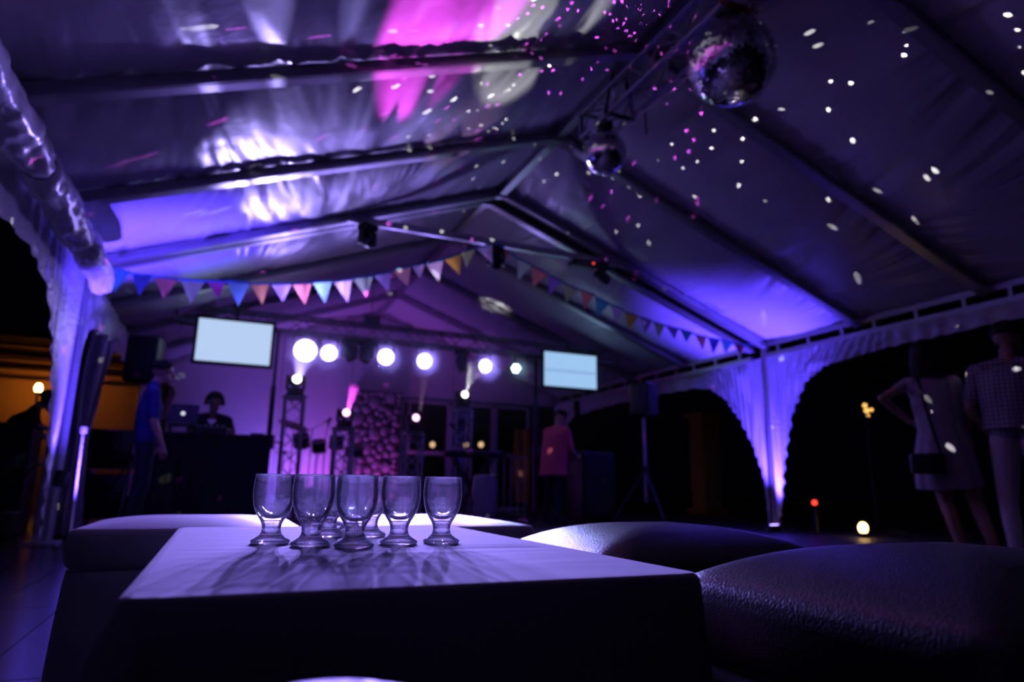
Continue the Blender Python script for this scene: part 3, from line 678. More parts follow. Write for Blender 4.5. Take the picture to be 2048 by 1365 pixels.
for p, k, lens in zip(MH, range(4), ('lens_y', 'lens_m', 'lens_m', 'lens_y')):
    s = .80 if k == 0 else .7
    zt = p.z-.30*s-.03
    c = 'white' if lens == 'lens_y' else 'pink'
    tower(Vector((p.x, p.y, 0)), zt, ('upright square truss tower '+NM[k], 'moving light with glowing %s lens on the tower %s' % (c, NM[k]), 'flat black base plate under the tower '+NM[k], 'thin top plate of the tower '+NM[k]), lens, s, PI/2-.05)

# ------------------------------------------------------------------ band gear
def RX3(a): return Matrix.Rotation(a, 3, 'X')
def RY3(a): return Matrix.Rotation(a, 3, 'Y')
M['drum'] = mat('drum_shell', (.02, .02, .05), .2, spec=.6); M['skinhead'] = mat('drum_head', (.10, .09, .11), .5); M['cymbal'] = mat('cymbal_bronze', (.30, .20, .12), .35, .9)
def drum(name, label, c, r, h, R=None, legs=0, group=None):
    R = R or Matrix.Identity(3); t = thing(name, label, 'drum', tuple(c))
    MB().lathe([(0, -h/2), (r*.98, -h/2), (r, -h/2+.004), (r, h/2-.004), (r*.98, h/2)], 30, ax=R).build('shell', 'drum', t, False)
    MB().lathe([(0, h/2), (r*.97, h/2+.002)], 30, ax=R).build('drum_head', 'skinhead', t, False)
    for z in (-h/2, h/2): MB().lathe([(r, z-.012), (r+.014, z-.012), (r+.014, z+.012), (r, z+.012)], 30, ax=R).build('hoop', 'chrome', t, False)
    for k in range(6):
        an = k*PI/3+.3; p = R @ Vector((math.cos(an)*(r+.01), math.sin(an)*(r+.01), 0)); q = R @ Vector((0, 0, h*.3)); MB().cyl(p-q, p+q, .007, .007, 6).build('lug', 'chrome', t, False)
    for k in range(legs):
        an = k*2*PI/3+.5; a = Vector((math.cos(an)*(r+.01), math.sin(an)*(r+.01), 0)); MB().cyl(a+Vector((0, 0, -.05)), (a.x*1.12, a.y*1.12, -c.z), .01, .01, 6).build('leg', 'chrome', t, False)
    return t
YD = 11.2
def dpx(x, y, Y=YD): return aty(x, y, Y)
def legs3(t, x, y, z, sp, m='black', r=.009):
    for k in range(3):
        an = k*2*PI/3+.4; MB().cyl((x, y, z), (x+math.cos(an)*sp, y+math.sin(an)*sp, .01), r, r, 6).build('leg', m, t)
# bass drums (two dark cylinders side by side), toms, snare, floor tom
for px, lb in ((620, 'black bass drum of the kit nearer the DJ booth'), (676, 'black bass drum of the kit nearer the stone pillar')):
    c = dpx(px, 965); c = Vector((c.x, YD-.25, .27)); t = drum('bass_drum', lb, c, .205, .36, RX3(PI/2))
    for s in (-1, 1): MB().cyl((s*.15, -.1, -.14), (s*.2, -.2, -.265), .012, .012, 6).build('spur', 'chrome', t, False)
    MB().box((0, -.02, -.245), (.2, .3, .05)).build('cradle', 'black', t, False)
for px, py, r, h, a, lb in ((603, 882, .12, .17, .5, 'tilted black tom under the tilted cymbal'), (638, 893, .105, .16, .35, 'middle black tom with bright lugs'), (673, 886, .115, .17, -.2, 'black tom beside the microphone boom')):
    c = dpx(px, py); t = drum('tom_drum', lb, c, r, h, RX3(a) @ RY3(-a*.4))
    MB().cyl((0, .04, -.05), (0, .22, -.25), .014, .014, 8).cyl((0, .22, -.25), (0, .22, -c.z), .014, .014, 8).build('mount', 'chrome', t, False)
c = dpx(600, 960); drum('floor_tom', 'black floor tom standing on three legs beside the kit', Vector((c.x-.12, YD-.1, .45)), .19, .36, None, 3)
c = dpx(708, 905, YD+.22); drum('snare_drum', 'shallow snare drum on the pillar side of the kit', Vector((c.x, YD+.22, c.z)), .16, .12, RX3(.15), 3)
def cymbal(label, c, r, R, stand=True):
    t = thing('cymbal', label, 'cymbal', (c.x, c.y, 0))
    MB().lathe([(0, .028), (.03, .024), (.045, .012), (r*.6, .004), (r, -.012), (r, -.015), (r*.6, .0), (.045, .008), (0, .02)], 32, c, ax=R).build('plate', 'cymbal', t)
    MB().cyl(c, (c.x, c.y+.05, .5), .009, .009, 8).build('boom', 'chrome', t); MB().cyl((c.x, c.y+.05, .3), (c.x, c.y+.05, .62), .014, .014, 8).build('post', 'chrome', t)
    legs3(t, c.x, c.y+.05, .5, .17, 'chrome', .008)
cymbal('large tilted bronze cymbal over the kit nearer the DJ booth', dpx(588, 850, YD+.27), .25, RX3(.35) @ RY3(.25))
cymbal('flat bronze cymbal on the pillar side of the kit', dpx(712, 892, YD+.66), .2, RX3(.1))
cymbal('small hi-hat cymbal low beside the kit', dpx(568, 905, YD+.72), .15, RX3(.05))
def mic_stand(label, base, top, tip):
    t = thing('microphone_stand', label, 'microphone stand', (base[0], base[1], 0)); x, y = base
    MB().cyl((x, y, .05), top, .011, .009, 8).build('pole', 'black', t); legs3(t, x, y, .25, .18)
    MB().cyl(Vector(top)-(Vector(tip)-Vector(top))*.35, tip, .007, .007, 6).build('boom', 'black', t)
    d = (Vector(tip)-Vector(top)).normalized(); MB().cyl(tip, Vector(tip)+d*.11, .013, .02, 10).ell(Vector(tip)+d*.13, (.026,)*3, 10, 8).build('microphone', 'black', t)
c = dpx(625, 858, YD+.62); e = dpx(648, 846, YD+.62); mic_stand('microphone boom stand reaching up over the drum kit', (c.x-.02, YD+.62), (c.x, YD+.62, c.z), (e.x, YD+.62, e.z))
c = dpx(655, 862); e = dpx(660, 846); mic_stand('short microphone stand between the toms', (c.x+.02, YD+.3), (c.x, YD+.2, c.z-.1), (e.x, YD+.2, e.z-.05))
c = dpx(768, 870, 10.6); mic_stand('straight microphone stand in front of the stone pillar', (c.x, 10.6), (c.x, 10.6, 1.25), (c.x+.03, 10.45, 1.42))
c = dpx(925, 862, 10.0); mic_stand('microphone stand with an upturned pinkish microphone behind the keyboard', (c.x+.05, 10.0), (c.x+.02, 10.0, c.z-.12), (c.x-.12, 9.97, c.z))
# keyboard on an x stand
c = aty(945, 910, 9.5)
k = thing('keyboard', 'black stage keyboard with blue-lit edge on a folding stand', 'keyboard', (c.x, 9.5, c.z))
MB().bevbox((0, 0, 0), (.95, .30, .09), .015).build('case', 'black', k, False)
MB().box((0, -.09, .047), (.86, .11, .006)).build('key_bed', 'skinhead', k, False)
km = MB().box((0, 0, 0), (.020, .105, .01)).mesh('key'); km.materials.append(M['curtain'])
for i in range(36): put('key', km, k, (-.42+.0235*i, -.092, .054))
MB().bevbox((-.28, .1, .06), (.16, .08, .03), .006).build('control_panel', 'frame', k, False)
t = thing('keyboard_stand', 'black crossed-leg stand under the stage keyboard', 'stand', (c.x, 9.5, 0))
for s in (-1, 1):
    for e in (-1, 1): MB().bar((c.x-s*.32, 9.5+e*.08, .03), (c.x+s*.30, 9.5+e*.08, c.z-.06), .03, .03).build('leg', 'black', t)
    MB().bar((c.x+s*.30, 9.36, c.z-.058), (c.x+s*.30, 9.64, c.z-.058), .03, .025).build('arm', 'black', t); MB().bar((c.x+s*.32, 9.3, .015), (c.x+s*.32, 9.7, .015), .03, .03).build('foot', 'black', t)
# barrel drum lit blue
c = aty(963, 990, 9.2)
t = thing('hand_drum', 'barrel-shaped hand drum standing below the keyboard', 'drum', (c.x+.05, 9.2, 0)); M['conga'] = mat('conga_shell', (.30, .28, .34), .25)
MB().lathe([(.0, .0), (.13, .0), (.16, .2), (.185, .45), (.18, .58), (.165, .7)], 28, (c.x+.05, 9.2, 0)).build('shell', 'conga', t); MB().lathe([(0, .704), (.165, .702)], 28, (c.x+.05, 9.2, 0)).build('drum_head', 'skinhead', t)
MB().lathe([(.165, .67), (.185, .67), (.185, .69), (.165, .69)], 28, (c.x+.05, 9.2, 0)).build('hoop', 'chrome', t)
# metal barrier of upright rails
t = thing('rail_barrier', 'low metal barrier of upright rails behind the hand drum', 'barrier', (aty(1015, 960, 9.9).x, 9.9, 0)); xx = aty(1015, 960, 9.9).x
for i in range(6): MB().cyl((xx-.3+.12*i, 9.9, .1), (xx-.3+.12*i, 9.9, 1.0), .012, .012, 8).build('rail', 'alu_dark', t)
MB().bar((xx-.34, 9.9, 1.0), (xx+.34, 9.9, 1.0), .035, .035).bar((xx-.34, 9.9, .1), (xx+.34, 9.9, .1), .035, .035).build('frame', 'alu_dark', t)
for s in (-1, 1): MB().bar((xx+s*.3, 9.7, .02), (xx+s*.3, 10.1, .02), .04, .04).bar((xx+s*.3, 9.9, .02), (xx+s*.3, 9.9, .12), .03, .03).build('foot', 'alu_dark', t)
# orange banner by the right stand
c = aty(1043, 930, 11.5); M['banner'] = mat('amber_cloth', (.65, .30, .04), .8, bump=(9, .6, .03))
t = thing('amber_banner', 'narrow amber cloth banner on a stand behind the truss stand', 'banner', (c.x, 11.5, 0))
MB().grid(lambda u, v: (c.x-.16+.32*u, 11.5+.03*math.sin(u*9+v*4), .25+1.35*v), 12, 16).build('cloth', 'banner', t); MB().cyl((c.x, 11.53, 0), (c.x, 11.53, 1.62), .015).build('pole', 'black', t); MB().bar((c.x-.2, 11.53, 1.6), (c.x+.2, 11.53, 1.6), .02, .02).build('crossbar', 'black', t); MB().box((c.x, 11.53, .0125), (.4, .3, .025)).build('foot', 'black', t)
# guitar amplifier behind the lower door
c = aty(865, 935, 12.6)
t = thing('amplifier', 'square guitar amplifier with round speaker in front of the first glass door', 'amplifier', (c.x, 12.6, 0))
MB().bevbox((0, 0, .36), (.62, .3, .66), .02).build('cabinet', 'black', t, False); MB().lathe([(.0, .0), (.17, .006), (.2, .0)], 28, (0, -.152, .36), ax=RX3(PI/2)).build('speaker_cone', 'skinhead', t, False); MB().box((0, -.151, .64), (.5, .006, .06)).build('control_strip', 'frame', t, False)
for s in (-1, 1): MB().box((s*.25, 0, .015), (.05, .2, .03)).build('foot', 'black', t, False)

# ------------------------------------------------------------------ loudspeakers
def pa_speaker(label, slabel, p, w, h, dep, z0, rz):
    t = thing('loudspeaker', label, 'loudspeaker', (p.x, p.y, z0), rz)
    MB().bevbox((0, 0, h/2), (w, dep, h), .03).build('cabinet', 'black', t, False); MB().bevbox((0, -dep/2-.004, h/2), (w*.9, .02, h*.92), .008).build('grille', 'grille', t, False)
    MB().bevbox((0, dep/2, h*.7), (.16, .03, .05), .01).build('handle', 'black', t, False)
    t = thing('speaker_stand', slabel, 'stand', (p.x, p.y, 0))
    MB().cyl((p.x, p.y, .35), (p.x, p.y, z0-.012), .022, .022, 12).build('pole', 'alu_dark', t); MB().cyl((p.x, p.y, z0-.02), (p.x, p.y, z0), .05, .06, 14).build('top_hat', 'black', t)
    MB().cyl((p.x, p.y, .75), (p.x, p.y, .85), .04, .04, 12).build('collar', 'black', t)
    for k in range(3):
        an = k*2*PI/3+.5; e = Vector((p.x+math.cos(an)*.5, p.y+math.sin(an)*.5, .015)); MB().cyl((p.x, p.y, .8), e, .014, .014, 8).build('leg', 'black', t); MB().cyl((p.x, p.y, .38), Vector((p.x, p.y, .4)).lerp(e, .5)+Vector((0, 0, .2)), .009, .009, 6).build('brace', 'black', t)
pa_speaker('tall black loudspeaker on a stand beside the person in blue', 'tripod stand under the loudspeaker beside the person in blue', aty(246, 1043, 9.3), .36, .58, .34, aty(246, 765, 9.3).z, -.2)
pa_speaker('black loudspeaker on a pole beyond the two dark leather poufs', 'tripod stand under the loudspeaker beyond the dark leather poufs', aty(1293, 1040, 7.9), .29, .47, .3, aty(1293, 833, 7.9).z, .4)
c = aty(1170, 1000, 9.8)
t = thing('subwoofer', 'big black subwoofer box beside the person in red', 'loudspeaker', (c.x+.1, 9.8, 0)); zt = aty(1170, 905, 9.8).z
MB().bevbox((0, 0, zt/2+.02), (.62, .6, zt-.04), .02).build('cabinet', 'black', t, False); MB().bevbox((0, -.305, zt/2+.02), (.56, .02, zt-.12), .01).build('grille', 'grille', t, False)
for s in (-1, 1): MB().box((s*.25, 0, .02), (.06, .5, .04)).build('foot', 'black', t, False)

# ------------------------------------------------------------------ road cases behind the stand, DJ booth
M['case_edge'] = mat('case_edging', (.10, .10, .11), .5, .6)
def road_case(label, xa, xb, z0, z1, y):
    t = thing('road_case', label, 'case', ((xa+xb)/2, y, z0)); cx = (xa+xb)/2; w_ = xb-xa
    MB().bevbox((cx, y, (z0+z1)/2+.03), (w_-.02, .56, z1-z0-.07), .008, 1).build('shell', 'black', t)
    for sx in (xa+.012, xb-.012):
        for sy in (-.28, .28): MB().bar((sx, y+sy, z0+.05), (sx, y+sy, z1), .02, .02).build('edge_strip', 'case_edge', t)
    for zz in (z0+.07, z1-.012): MB().bar((xa, y-.282, zz), (xb, y-.282, zz), .012, .02).build('edge_strip', 'case_edge', t)
    MB().box((cx, y-.285, (z0+z1)/2+.05), (.14, .01, .08)).build('latch', 'case_edge', t)
    for sx in (-1, 1): MB().box((cx+sx*(w_/2-.1), y, z0+.024), (.08, .4, .048)).build('skid', 'black', t)
xa, xb = aty(168, 900, 10.4).x, aty(318, 900, 10.4).x; zc_ = aty(240, 862, 10.4).z
road_case('lower black road case behind the tripod of the tall loudspeaker', xa, xb, 0, zc_*.52, 10.4); road_case('upper black road case stacked behind the tall loudspeaker stand', xa, xb, zc_*.52, zc_, 10.4)
x0, x1 = aty(300, 880, 8.7).x, aty(541, 880, 8.7).x; zb = aty(440, 868, 8.7).z
t = thing('dj_booth', 'wide black draped DJ booth under the glowing television', 'booth', ((x0+x1)/2, 8.95, 0))
MB().grid(lambda u, v: (x0+(x1-x0)*u, 8.70+.012*math.sin(u*60)+.01*nz(u*20, v*3), .01+(zb-.02)*v), 160, 10).build('front_drape', 'blackcloth', t)
MB().box(((x0+x1)/2, 8.98, zb-.015), (x1-x0+.04, .6, .03)).build('tabletop', 'black', t)
for s in (x0+.02, x1-.02):
    for y in (8.74, 9.22): MB().bar((s, y, 0), (s, y, zb-.03), .04, .04).build('leg', 'black', t)
c = aty(366, 830, 8.95)
t = thing('laptop', 'open laptop with a lit round mark on its lid, on the DJ booth', 'laptop', (c.x, 8.95, zb+.11))
MB().box((0, .12, .008), (.34, .24, .016)).build('keyboard_base', 'frame', t, False); R = RX3(-.2)
MB().box((0, -.01, .13), (.34, .010, .23), R).build('lid', 'black', t, False); MB().lathe([(0, 0), (.024, 0)], 18, (0, -.018, .13), ax=R @ RX3(PI/2)).build('lid_mark', 'logo', t, False)
t = thing('laptop_stand', 'small black stand holding the laptop on the DJ booth', 'stand', (c.x, 8.98, zb))
MB().box((c.x, 9.03, zb+.102), (.3, .24, .014)).build('platform', 'black', t)
for s in (-1, 1): MB().bar((c.x+s*.13, 9.03, zb), (c.x+s*.13, 9.03, zb+.1), .03, .03).build('leg', 'black', t)
c = aty(395, 850, 9.0); t = thing('mixer', 'low black mixer with small knobs on the DJ booth', 'mixer', (c.x+.16, 8.93, zb))
MB().bevbox((0, 0, .045), (.36, .3, .09), .01).build('case', 'black', t, False)
km = MB().cyl((0, 0, 0), (0, 0, .02), .01, .008, 8).mesh('knob'); km.materials.append(M['frame'])
for i in range(5):
    for j in range(3): put('knob', km, t, (-.13+.065*i, -.08+.07*j, .09))
for s in (-1, 1): MB().ell((s*.09, .1, .09), (.06, .06, .006), 16, 6).build('platter', 'chrome', t, False)
c = aty(520, 866, 8.9); t = thing('headphone_case', 'thin dark case lying on the end of the DJ booth', 'case', (c.x-.03, 8.9, zb)); MB().bevbox((0, 0, .02), (.16, .1, .03), .008).build('body', 'black', t, False); MB().box((0, 0, .004), (.14, .08, .008)).build('sole', 'black', t, False)

# ------------------------------------------------------------------ lounge: table, poufs, goblets
ZTB = .45; tx0, ty0, tw, td = -.0715, .6744, .6266, 1.0107
def table_cloth():
    mb = MB(); cx, cy = tx0+tw/2, ty0+td/2; a, b = tw/2, td/2; r = .035; n = 10
    ring = []
    for qx, qy, st in ((1, 1, 0), (-1, 1, PI/2), (-1, -1, PI), (1, -1, 3*PI/2)):
        for i in range(n+1): an = st+PI/2*i/n; ring.append(((qx*(a-r)+math.cos(an)*r), (qy*(b-r)+math.sin(an)*r), math.cos(an), math.sin(an)))
    # subdivide the straight sides
    full = []
    for i in range(len(ring)):
        p, q = ring[i], ring[(i+1) % len(ring)]; d = math.hypot(p[0]-q[0], p[1]-q[1]); k = max(1, int(d/.02))
        for j in range(k): f = j/k; full.append(tuple(p[m]+(q[m]-p[m])*f for m in range(4)))
    K = len(full); V = []; F = []
    levels = [(-.012, .0), (-.004, -.001), (.0, -.004), (.003, -.012)] + [(.003+.018*(s**1.6), -.012-.418*s) for s in [i/14 for i in range(1, 15)]]
    for li, (o, z) in enumerate(levels):
        for i, (x, y, nx, ny) in enumerate(full):
            s = max(0, -z-.012)/.42; g = 1+.5*math.sin(i*.35)*s*.4
            corner = abs(nx*ny)*2
            e = o*g+(.10*corner*s**.6 if nx < 0 and ny < 0 else .03*corner*s)
            V.append((cx+x+nx*e, cy+y+ny*e, ZTB+z))
    for l in range(len(levels)-1):
        for i in range(K): j = (i+1) % K; F.append((l*K+i, l*K+j, (l+1)*K+j, (l+1)*K+i))
    mb.add(V, F, True)
    def top(u, v):
        x = -a+.012+(tw-.024)*u; y = -b+.012+(td-.024)*v
        # soft creases running across the top
        z = .0011*nz(x*3, y*26)+.0018*math.exp(-((y+.10+.06*x)/.010)**2)*max(0, min(1, (x+.05)*5))-.0014*math.exp(-((y+.08+.06*x)/.012)**2)
        e = min(u, v, 1-u, 1-v); return (cx+x, cy+y, ZTB+z*min(1, e*12))
    mb.grid(top, 70, 120); return mb
t = thing('lounge_table', 'low table under a fitted grey cloth with goblets on it', 'table', (tx0+tw/2, ty0+td/2, 0))
table_cloth().build('cloth_cover', 'cloth', t); MB().box((tx0+tw/2, ty0+td/2, ZTB-.022), (tw-.03, td-.03, .03)).build('tabletop', 'wood_k', t)
for sx in (-1, 1):
    for sy in (-1, 1): MB().bar((tx0+tw/2+sx*(tw/2-.05), ty0+td/2+sy*(td/2-.05), 0), (tx0+tw/2+sx*(tw/2-.05), ty0+td/2+sy*(td/2-.05), ZTB-.037), .04, .04).build('leg', 'wood_k', t)
def pouf(label, cx, cy, wx, wy, h, mt, dome, rz=0., seam=.07):
    t = thing('pouf', label, 'pouf', (cx, cy, 0), rz)
    def shell(z0, z1, bulge, r, dm, mtl, nm, taper=0.):
        n = 8; ring = []
        for qx, qy, st in ((1, 1, 0), (-1, 1, PI/2), (-1, -1, PI), (1, -1, 3*PI/2)):
            for i in range(n+1): an = st+PI/2*i/n; ring.append((qx*(wx/2-r)+math.cos(an)*r, qy*(wy/2-r)+math.sin(an)*r, math.cos(an), math.sin(an)))
        full = []
        for i in range(len(ring)):
            p, q = ring[i], ring[(i+1) % len(ring)]; k = max(1, int(math.hypot(p[0]-q[0], p[1]-q[1])/.03))
            for j in range(k): f = j/k; full.append(tuple(p[m]+(q[m]-p[m])*f for m in range(4)))
        K = len(full); V = []; F = []; lv = []
        for i in range(13): s = i/12; lv.append((z0+(z1-z0)*s, bulge*math.sin(PI*s)**.6+taper*(1-s)))
        for z, o in lv: V += [(x+a*o, y+b*o, z) for x, y, a, b in full]
        # domed top made of shrinking rings
        T = 16
        for i in range(1, T+1):
            s = i/T; k = 1-s
            zz = z1+dm*(1-(1-s)**2.6)
            V += [(x*k, y*k, zz) for x, y, a, b in full]
        L = len(lv)+T
        for l in range(L-1):
            for i in range(K): j = (i+1) % K; F.append((l*K+i, l*K+j, (l+1)*K+j, (l+1)*K+i))
        F.append(tuple(range(K))[::-1])
        mb = MB(); mb.add(V, F, True); mb.build(nm, mtl, t, False)
    shell(.04, h-dome-seam-.006, .004, .05, .004, mt, 'body', .015)
    shell(h-dome-seam, h-dome, .012, .055, dome, mt, 'cushion')
    MB().bevbox((0, 0, h-dome-seam-.003), (wx-.012, wy-.012, .006), .0025, 1).build('piping', mt, t, False)
    for sx in (-1, 1):
        for sy in (-1, 1): MB().box((sx*(wx/2-.08), sy*(wy/2-.08), .021), (.05, .05, .042)).build('foot', 'black', t, False)
    return t
pouf('wide white vinyl pouf beyond the table end, on the bar side', -.045, 2.12, .52, .54, .455, 'vinyl_w', .022, 0, .085)
pouf('white vinyl pouf beyond the table end, next to the black poufs', .62, 2.10, .52, .54, .455, 'vinyl_w', .022, 0, .085)
pouf('black leather pouf at the table side, next to the white poufs', .865, 1.215, .53, .46, .478, 'vinyl_k', .055, 0, .1)
pouf('black leather pouf at the table corner, nearest the entrance end', .90, .60, .55, .48, .482, 'vinyl_k', .055, 0, .1)
kc = atz(636, 1329, .425); rzc = -.785; hx = .15
off = Matrix.Rotation(rzc, 3, 'Z') @ Vector((-hx+.016, hx-.016, 0))
pouf('pale vinyl cube stool low before the table front', kc.x-off.x, kc.y-off.y, hx*2, hx*2, .425, 'vinyl_w', .010, rzc, .07)
# goblets
outer = [(.0, .0), (.0325, .0), (.0335, .0025), (.0325, .0050), (.0255, .0090), (.0190, .0140), (.0162, .0200), (.0158, .0260), (.0168, .0320), (.0195, .0385)]
bowl_o = [(.0195, .0385), (.0245, .046), (.0300, .056), (.0338, .068), (.0358, .081), (.0362, .093), (.0352, .107), (.0338, .119)]
bowl_i = [(.0334, .1205), (.0324, .1195), (.0338, .107), (.0346, .093), (.0341, .081), (.0320, .068), (.0280, .056), (.0200, .047), (.010, .0425), (.0, .0415)]
for L_ in (outer, bowl_o, bowl_i): L_[:] = [(r_*.95, z_*.93) for r_, z_ in L_]
def goblet(p, label, first=[None]):
    if first[0]: return dup(first[0], None, (p.x, p.y, ZTB+.0012), random.uniform(0, 3), label)
    t = thing('goblet', label, 'goblet', (p.x, p.y, ZTB+.0012), 0, group='clear goblets on the lounge table')
    MB().lathe(bowl_o+bowl_i, 56).build('bowl', 'glass_thin', t, False)
    MB().lathe([(bowl_o[-1][0], bowl_o[-1][1]-.0012), (bowl_o[-1][0]+.0006, bowl_o[-1][1]+.0004), (bowl_o[-1][0]-.0003, bowl_o[-1][1]+.0018), (bowl_i[1][0]-.0004, bowl_i[1][1]+.0002), (bowl_i[1][0], bowl_i[1][1]-.001)], 56, close=True).build('rim', 'glass_rim', t, False)
    MB().lathe(outer+[(.0095, .0368), (.0, .0365)], 56).build('stem_and_foot', 'glass_solid', t, False)
    first[0] = t; return t
GL = [((540, 1088), 'clear stemmed goblet at the end of the front row towards the bar'), ((620, 1093), 'clear stemmed goblet, second in the front row from the bar side'), ((708, 1096), 'clear stemmed goblet in the middle of the front row'), ((797, 1089), 'clear stemmed goblet, second in the front row from the dark poufs'), ((882, 1087), 'clear stemmed goblet at the end of the front row towards the dark poufs'),
      ((655, 1074), 'clear goblet in the back row behind the second and middle ones'), ((738, 1074), 'clear goblet in the back row behind the middle and fourth ones'), ((700, 1066), 'clear goblet rearmost of the group, behind the middle one')]
for (px, py), lb in GL:
    p = atz(px, py, ZTB); q = Vector((p.x, p.y)); goblet(p, lb)

# ------------------------------------------------------------------ people
def capsule_pts(mb, a, b, ra, rb, n=12):
    a = Vector(a); b = Vector(b); d = b-a; L = max(d.length, 1e-4); d = d/L
    t = Vector((0, 0, 1)) if abs(d.z) < .9 else Vector((1, 0, 0)); x = d.cross(t).normalized(); y = d.cross(x)
    prof = [(math.cos(p)*ra, math.sin(p)*ra) for p in (-PI/2+.01, -PI/3, -PI/6, 0)] + [(math.cos(p)*rb, L+math.sin(p)*rb) for p in (0, PI/6, PI/3, PI/2-.01)]
    A = Matrix((x, y, d)).transposed(); mb.lathe(prof, n, a, ax=A)
    k = len(prof); o = len(mb.v)-k*n; mb.f.append(tuple(range(o, o+n))); mb.sm.append(True); mb.f.append(tuple(range(o+(k-1)*n, o+k*n))); mb.sm.append(True)
class Figure:
    """one continuous body: tapered limbs and rounded masses fused by a voxel remesh; materials by nearest limb"""
    def __init__(s): s.p = []
    def cap(s, a, b, ra, rb, tag): s.p.append(('c', Vector(a), Vector(b), ra, rb, tag))
    def ell(s, c, r, tag): s.p.append(('e', Vector(c), Vector(r), 0, 0, tag))
    def fuse(s, name, tags, parent, voxel=.009, smooth=4):
        mb = MB()
        for q in s.p:
            if q[0] == 'c': capsule_pts(mb, q[1], q[2], q[3], q[4])
            else: mb.ell(q[1], q[2], 14, 10)
        tmp = bpy.data.objects.new('tmp', mb.mesh('tmp')); COL.objects.link(tmp)
        bm = bmesh.new(); bm.from_mesh(tmp.data); bmesh.ops.recalc_face_normals(bm, faces=bm.faces); bm.to_mesh(tmp.data); bm.free()
        md = tmp.modifiers.new('r', 'REMESH'); md.mode = 'VOXEL'; md.voxel_size = voxel
        sm = tmp.modifiers.new('s', 'SMOOTH'); sm.iterations = smooth; sm.factor = .5
        dg = bpy.context.evaluated_depsgraph_get(); me = bpy.data.meshes.new_from_object(tmp.evaluated_get(dg)); me.name = name
        bpy.data.objects.remove(tmp)
        order = []
        for v in tags.values():
            if v not in order: order.append(v)
        for v in order: me.materials.append(M[v])
        n = len(me.polygons); C = np.empty(n*3); me.polygons.foreach_get('center', C); C = C.reshape(-1, 3); best = np.full(n, 1e9); idx = np.zeros(n, int)
        for q in s.p:
            if q[0] == 'c':
                a = np.array(q[1]); d = np.array(q[2])-a; L2 = max(d@d, 1e-8); h = np.clip((C-a)@d/L2, 0, 1)
                dist = np.linalg.norm(C-a-h[:, None]*d, axis=1)-(q[3]+(q[4]-q[3])*h)
            else:
                r = np.array(q[2]); dist = (np.linalg.norm((C-np.array(q[1]))/r, axis=1)-1)*r.min()
            k = dist < best; best[k] = dist[k]; idx[k] = order.index(tags[q[5]])
        me.polygons.foreach_set('material_index', idx.astype(np.int32)); me.polygons.foreach_set('use_smooth', [True]*n)
        o = bpy.data.objects.new(name, me); COL.objects.link(o); o.parent = parent; return o
def hand(F, w, d, nrm, curl=.5, s=1., right=True):
    """palm, four jointed fingers of different length and a thumb leaving the side of the palm"""
    w = Vector(w); d = Vector(d).normalized(); nrm = Vector(nrm); nrm = (nrm-d*nrm.dot(d)).normalized(); side = d.cross(nrm)*(1 if right else -1)
    for o in (-.026, -.009, .009, .026): F.cap(w+side*o*.5*s, w+d*.085*s+side*o*s, .017*s, .014*s, 'skin')
    for o, L in ((-.030, .066), (-.010, .080), (.010, .075), (.029, .058)):
        a = w+d*.088*s+side*o*s; v1 = (d+nrm*curl*.6).normalized(); b = a+v1*L*.45*s; v2 = (d+nrm*curl*1.9).normalized(); c = b+v2*L*.32*s; v3 = (d*.6+nrm*curl*2.6).normalized()
        F.cap(a, b, .0098*s, .0092*s, 'skin'); F.cap(b, c, .0092*s, .0085*s, 'skin'); F.cap(c, c+v3*L*.25*s, .0085*s, .0075*s, 'skin')
    a = w+d*.025*s-side*.028*s; b = a+(d*.55-side*.7+nrm*.35*curl).normalized()*.045*s; F.cap(a, b, .0135*s, .0115*s, 'skin'); F.cap(b, b+(d*.9-side*.15+nrm*.3).normalized()*.033*s, .0112*s, .009*s, 'skin')
def head(F, c, fwd, up=(0, 0, 1), s=1.):
    c = Vector(c); f = Vector(fwd).normalized(); u = Vector(up); r = f.cross(u).normalized(); u = r.cross(f)
    P = lambda x, y, z: c+(r*x+f*y+u*z)*s
    F.cap(P(0, -.022, .035), P(0, .015, .035), .088*s, .085*s, 'skin'); F.cap(P(0, .03, -.01), P(0, .045, -.075), .066*s, .040*s, 'skin')
    for e in (-1, 1):
        F.cap(P(e*.035, .055, -.04), P(e*.018, .072, -.088), .030*s, .024*s, 'skin')                      # jaw
        F.cap(P(e*.018, .088, .028), P(e*.042, .078, .030), .014*s, .012*s, 'skin')                        # brow
        F.ell(P(e*.032, .084, .008), Vector((.011, .011, .010))*s, 'eye')
        F.cap(P(e*.080, -.002, .022), P(e*.076, .004, -.022), .016*s, .010*s, 'skin')                     # ear
    F.cap(P(0, .092, .015), P(0, .113, -.020), .009*s, .014*s, 'skin')                                     # nose
    F.cap(P(-.020, .088, -.052), P(.020, .088, -.052), .009*s, .009*s, 'lip')
def hair_cap(parent, c, fwd, up=(0, 0, 1), s=1., long=0., m='hair'):
    c = Vector(c); f = Vector(fwd).normalized(); u = Vector(up); r = f.cross(u).normalized(); u = r.cross(f); A = Matrix((r, f, u)).transposed(); mb = MB()
    def fn(a, b):
        th = 2*PI*a; front = max(0, math.cos(th)); ph = PI/2-b*(1.75-.75*front)
        k = 1+.05*nz(math.cos(th)*3, math.sin(th)*3, ph*3)
        p = Vector((math.sin(th)*math.cos(ph)*.100*k, math.cos(th)*math.cos(ph)*.118*k-.012, math.sin(ph)*.102*k+.036))
        if long and b > .7 and math.cos(th) < .35: p.z -= (b-.7)/.3*long; p.x *= 1+(b-.7)*.8; p.y -= .02
        return c+A @ (p*s)
    mb.grid(fn, 40, 22); return mb.build('hair', m, parent, False)
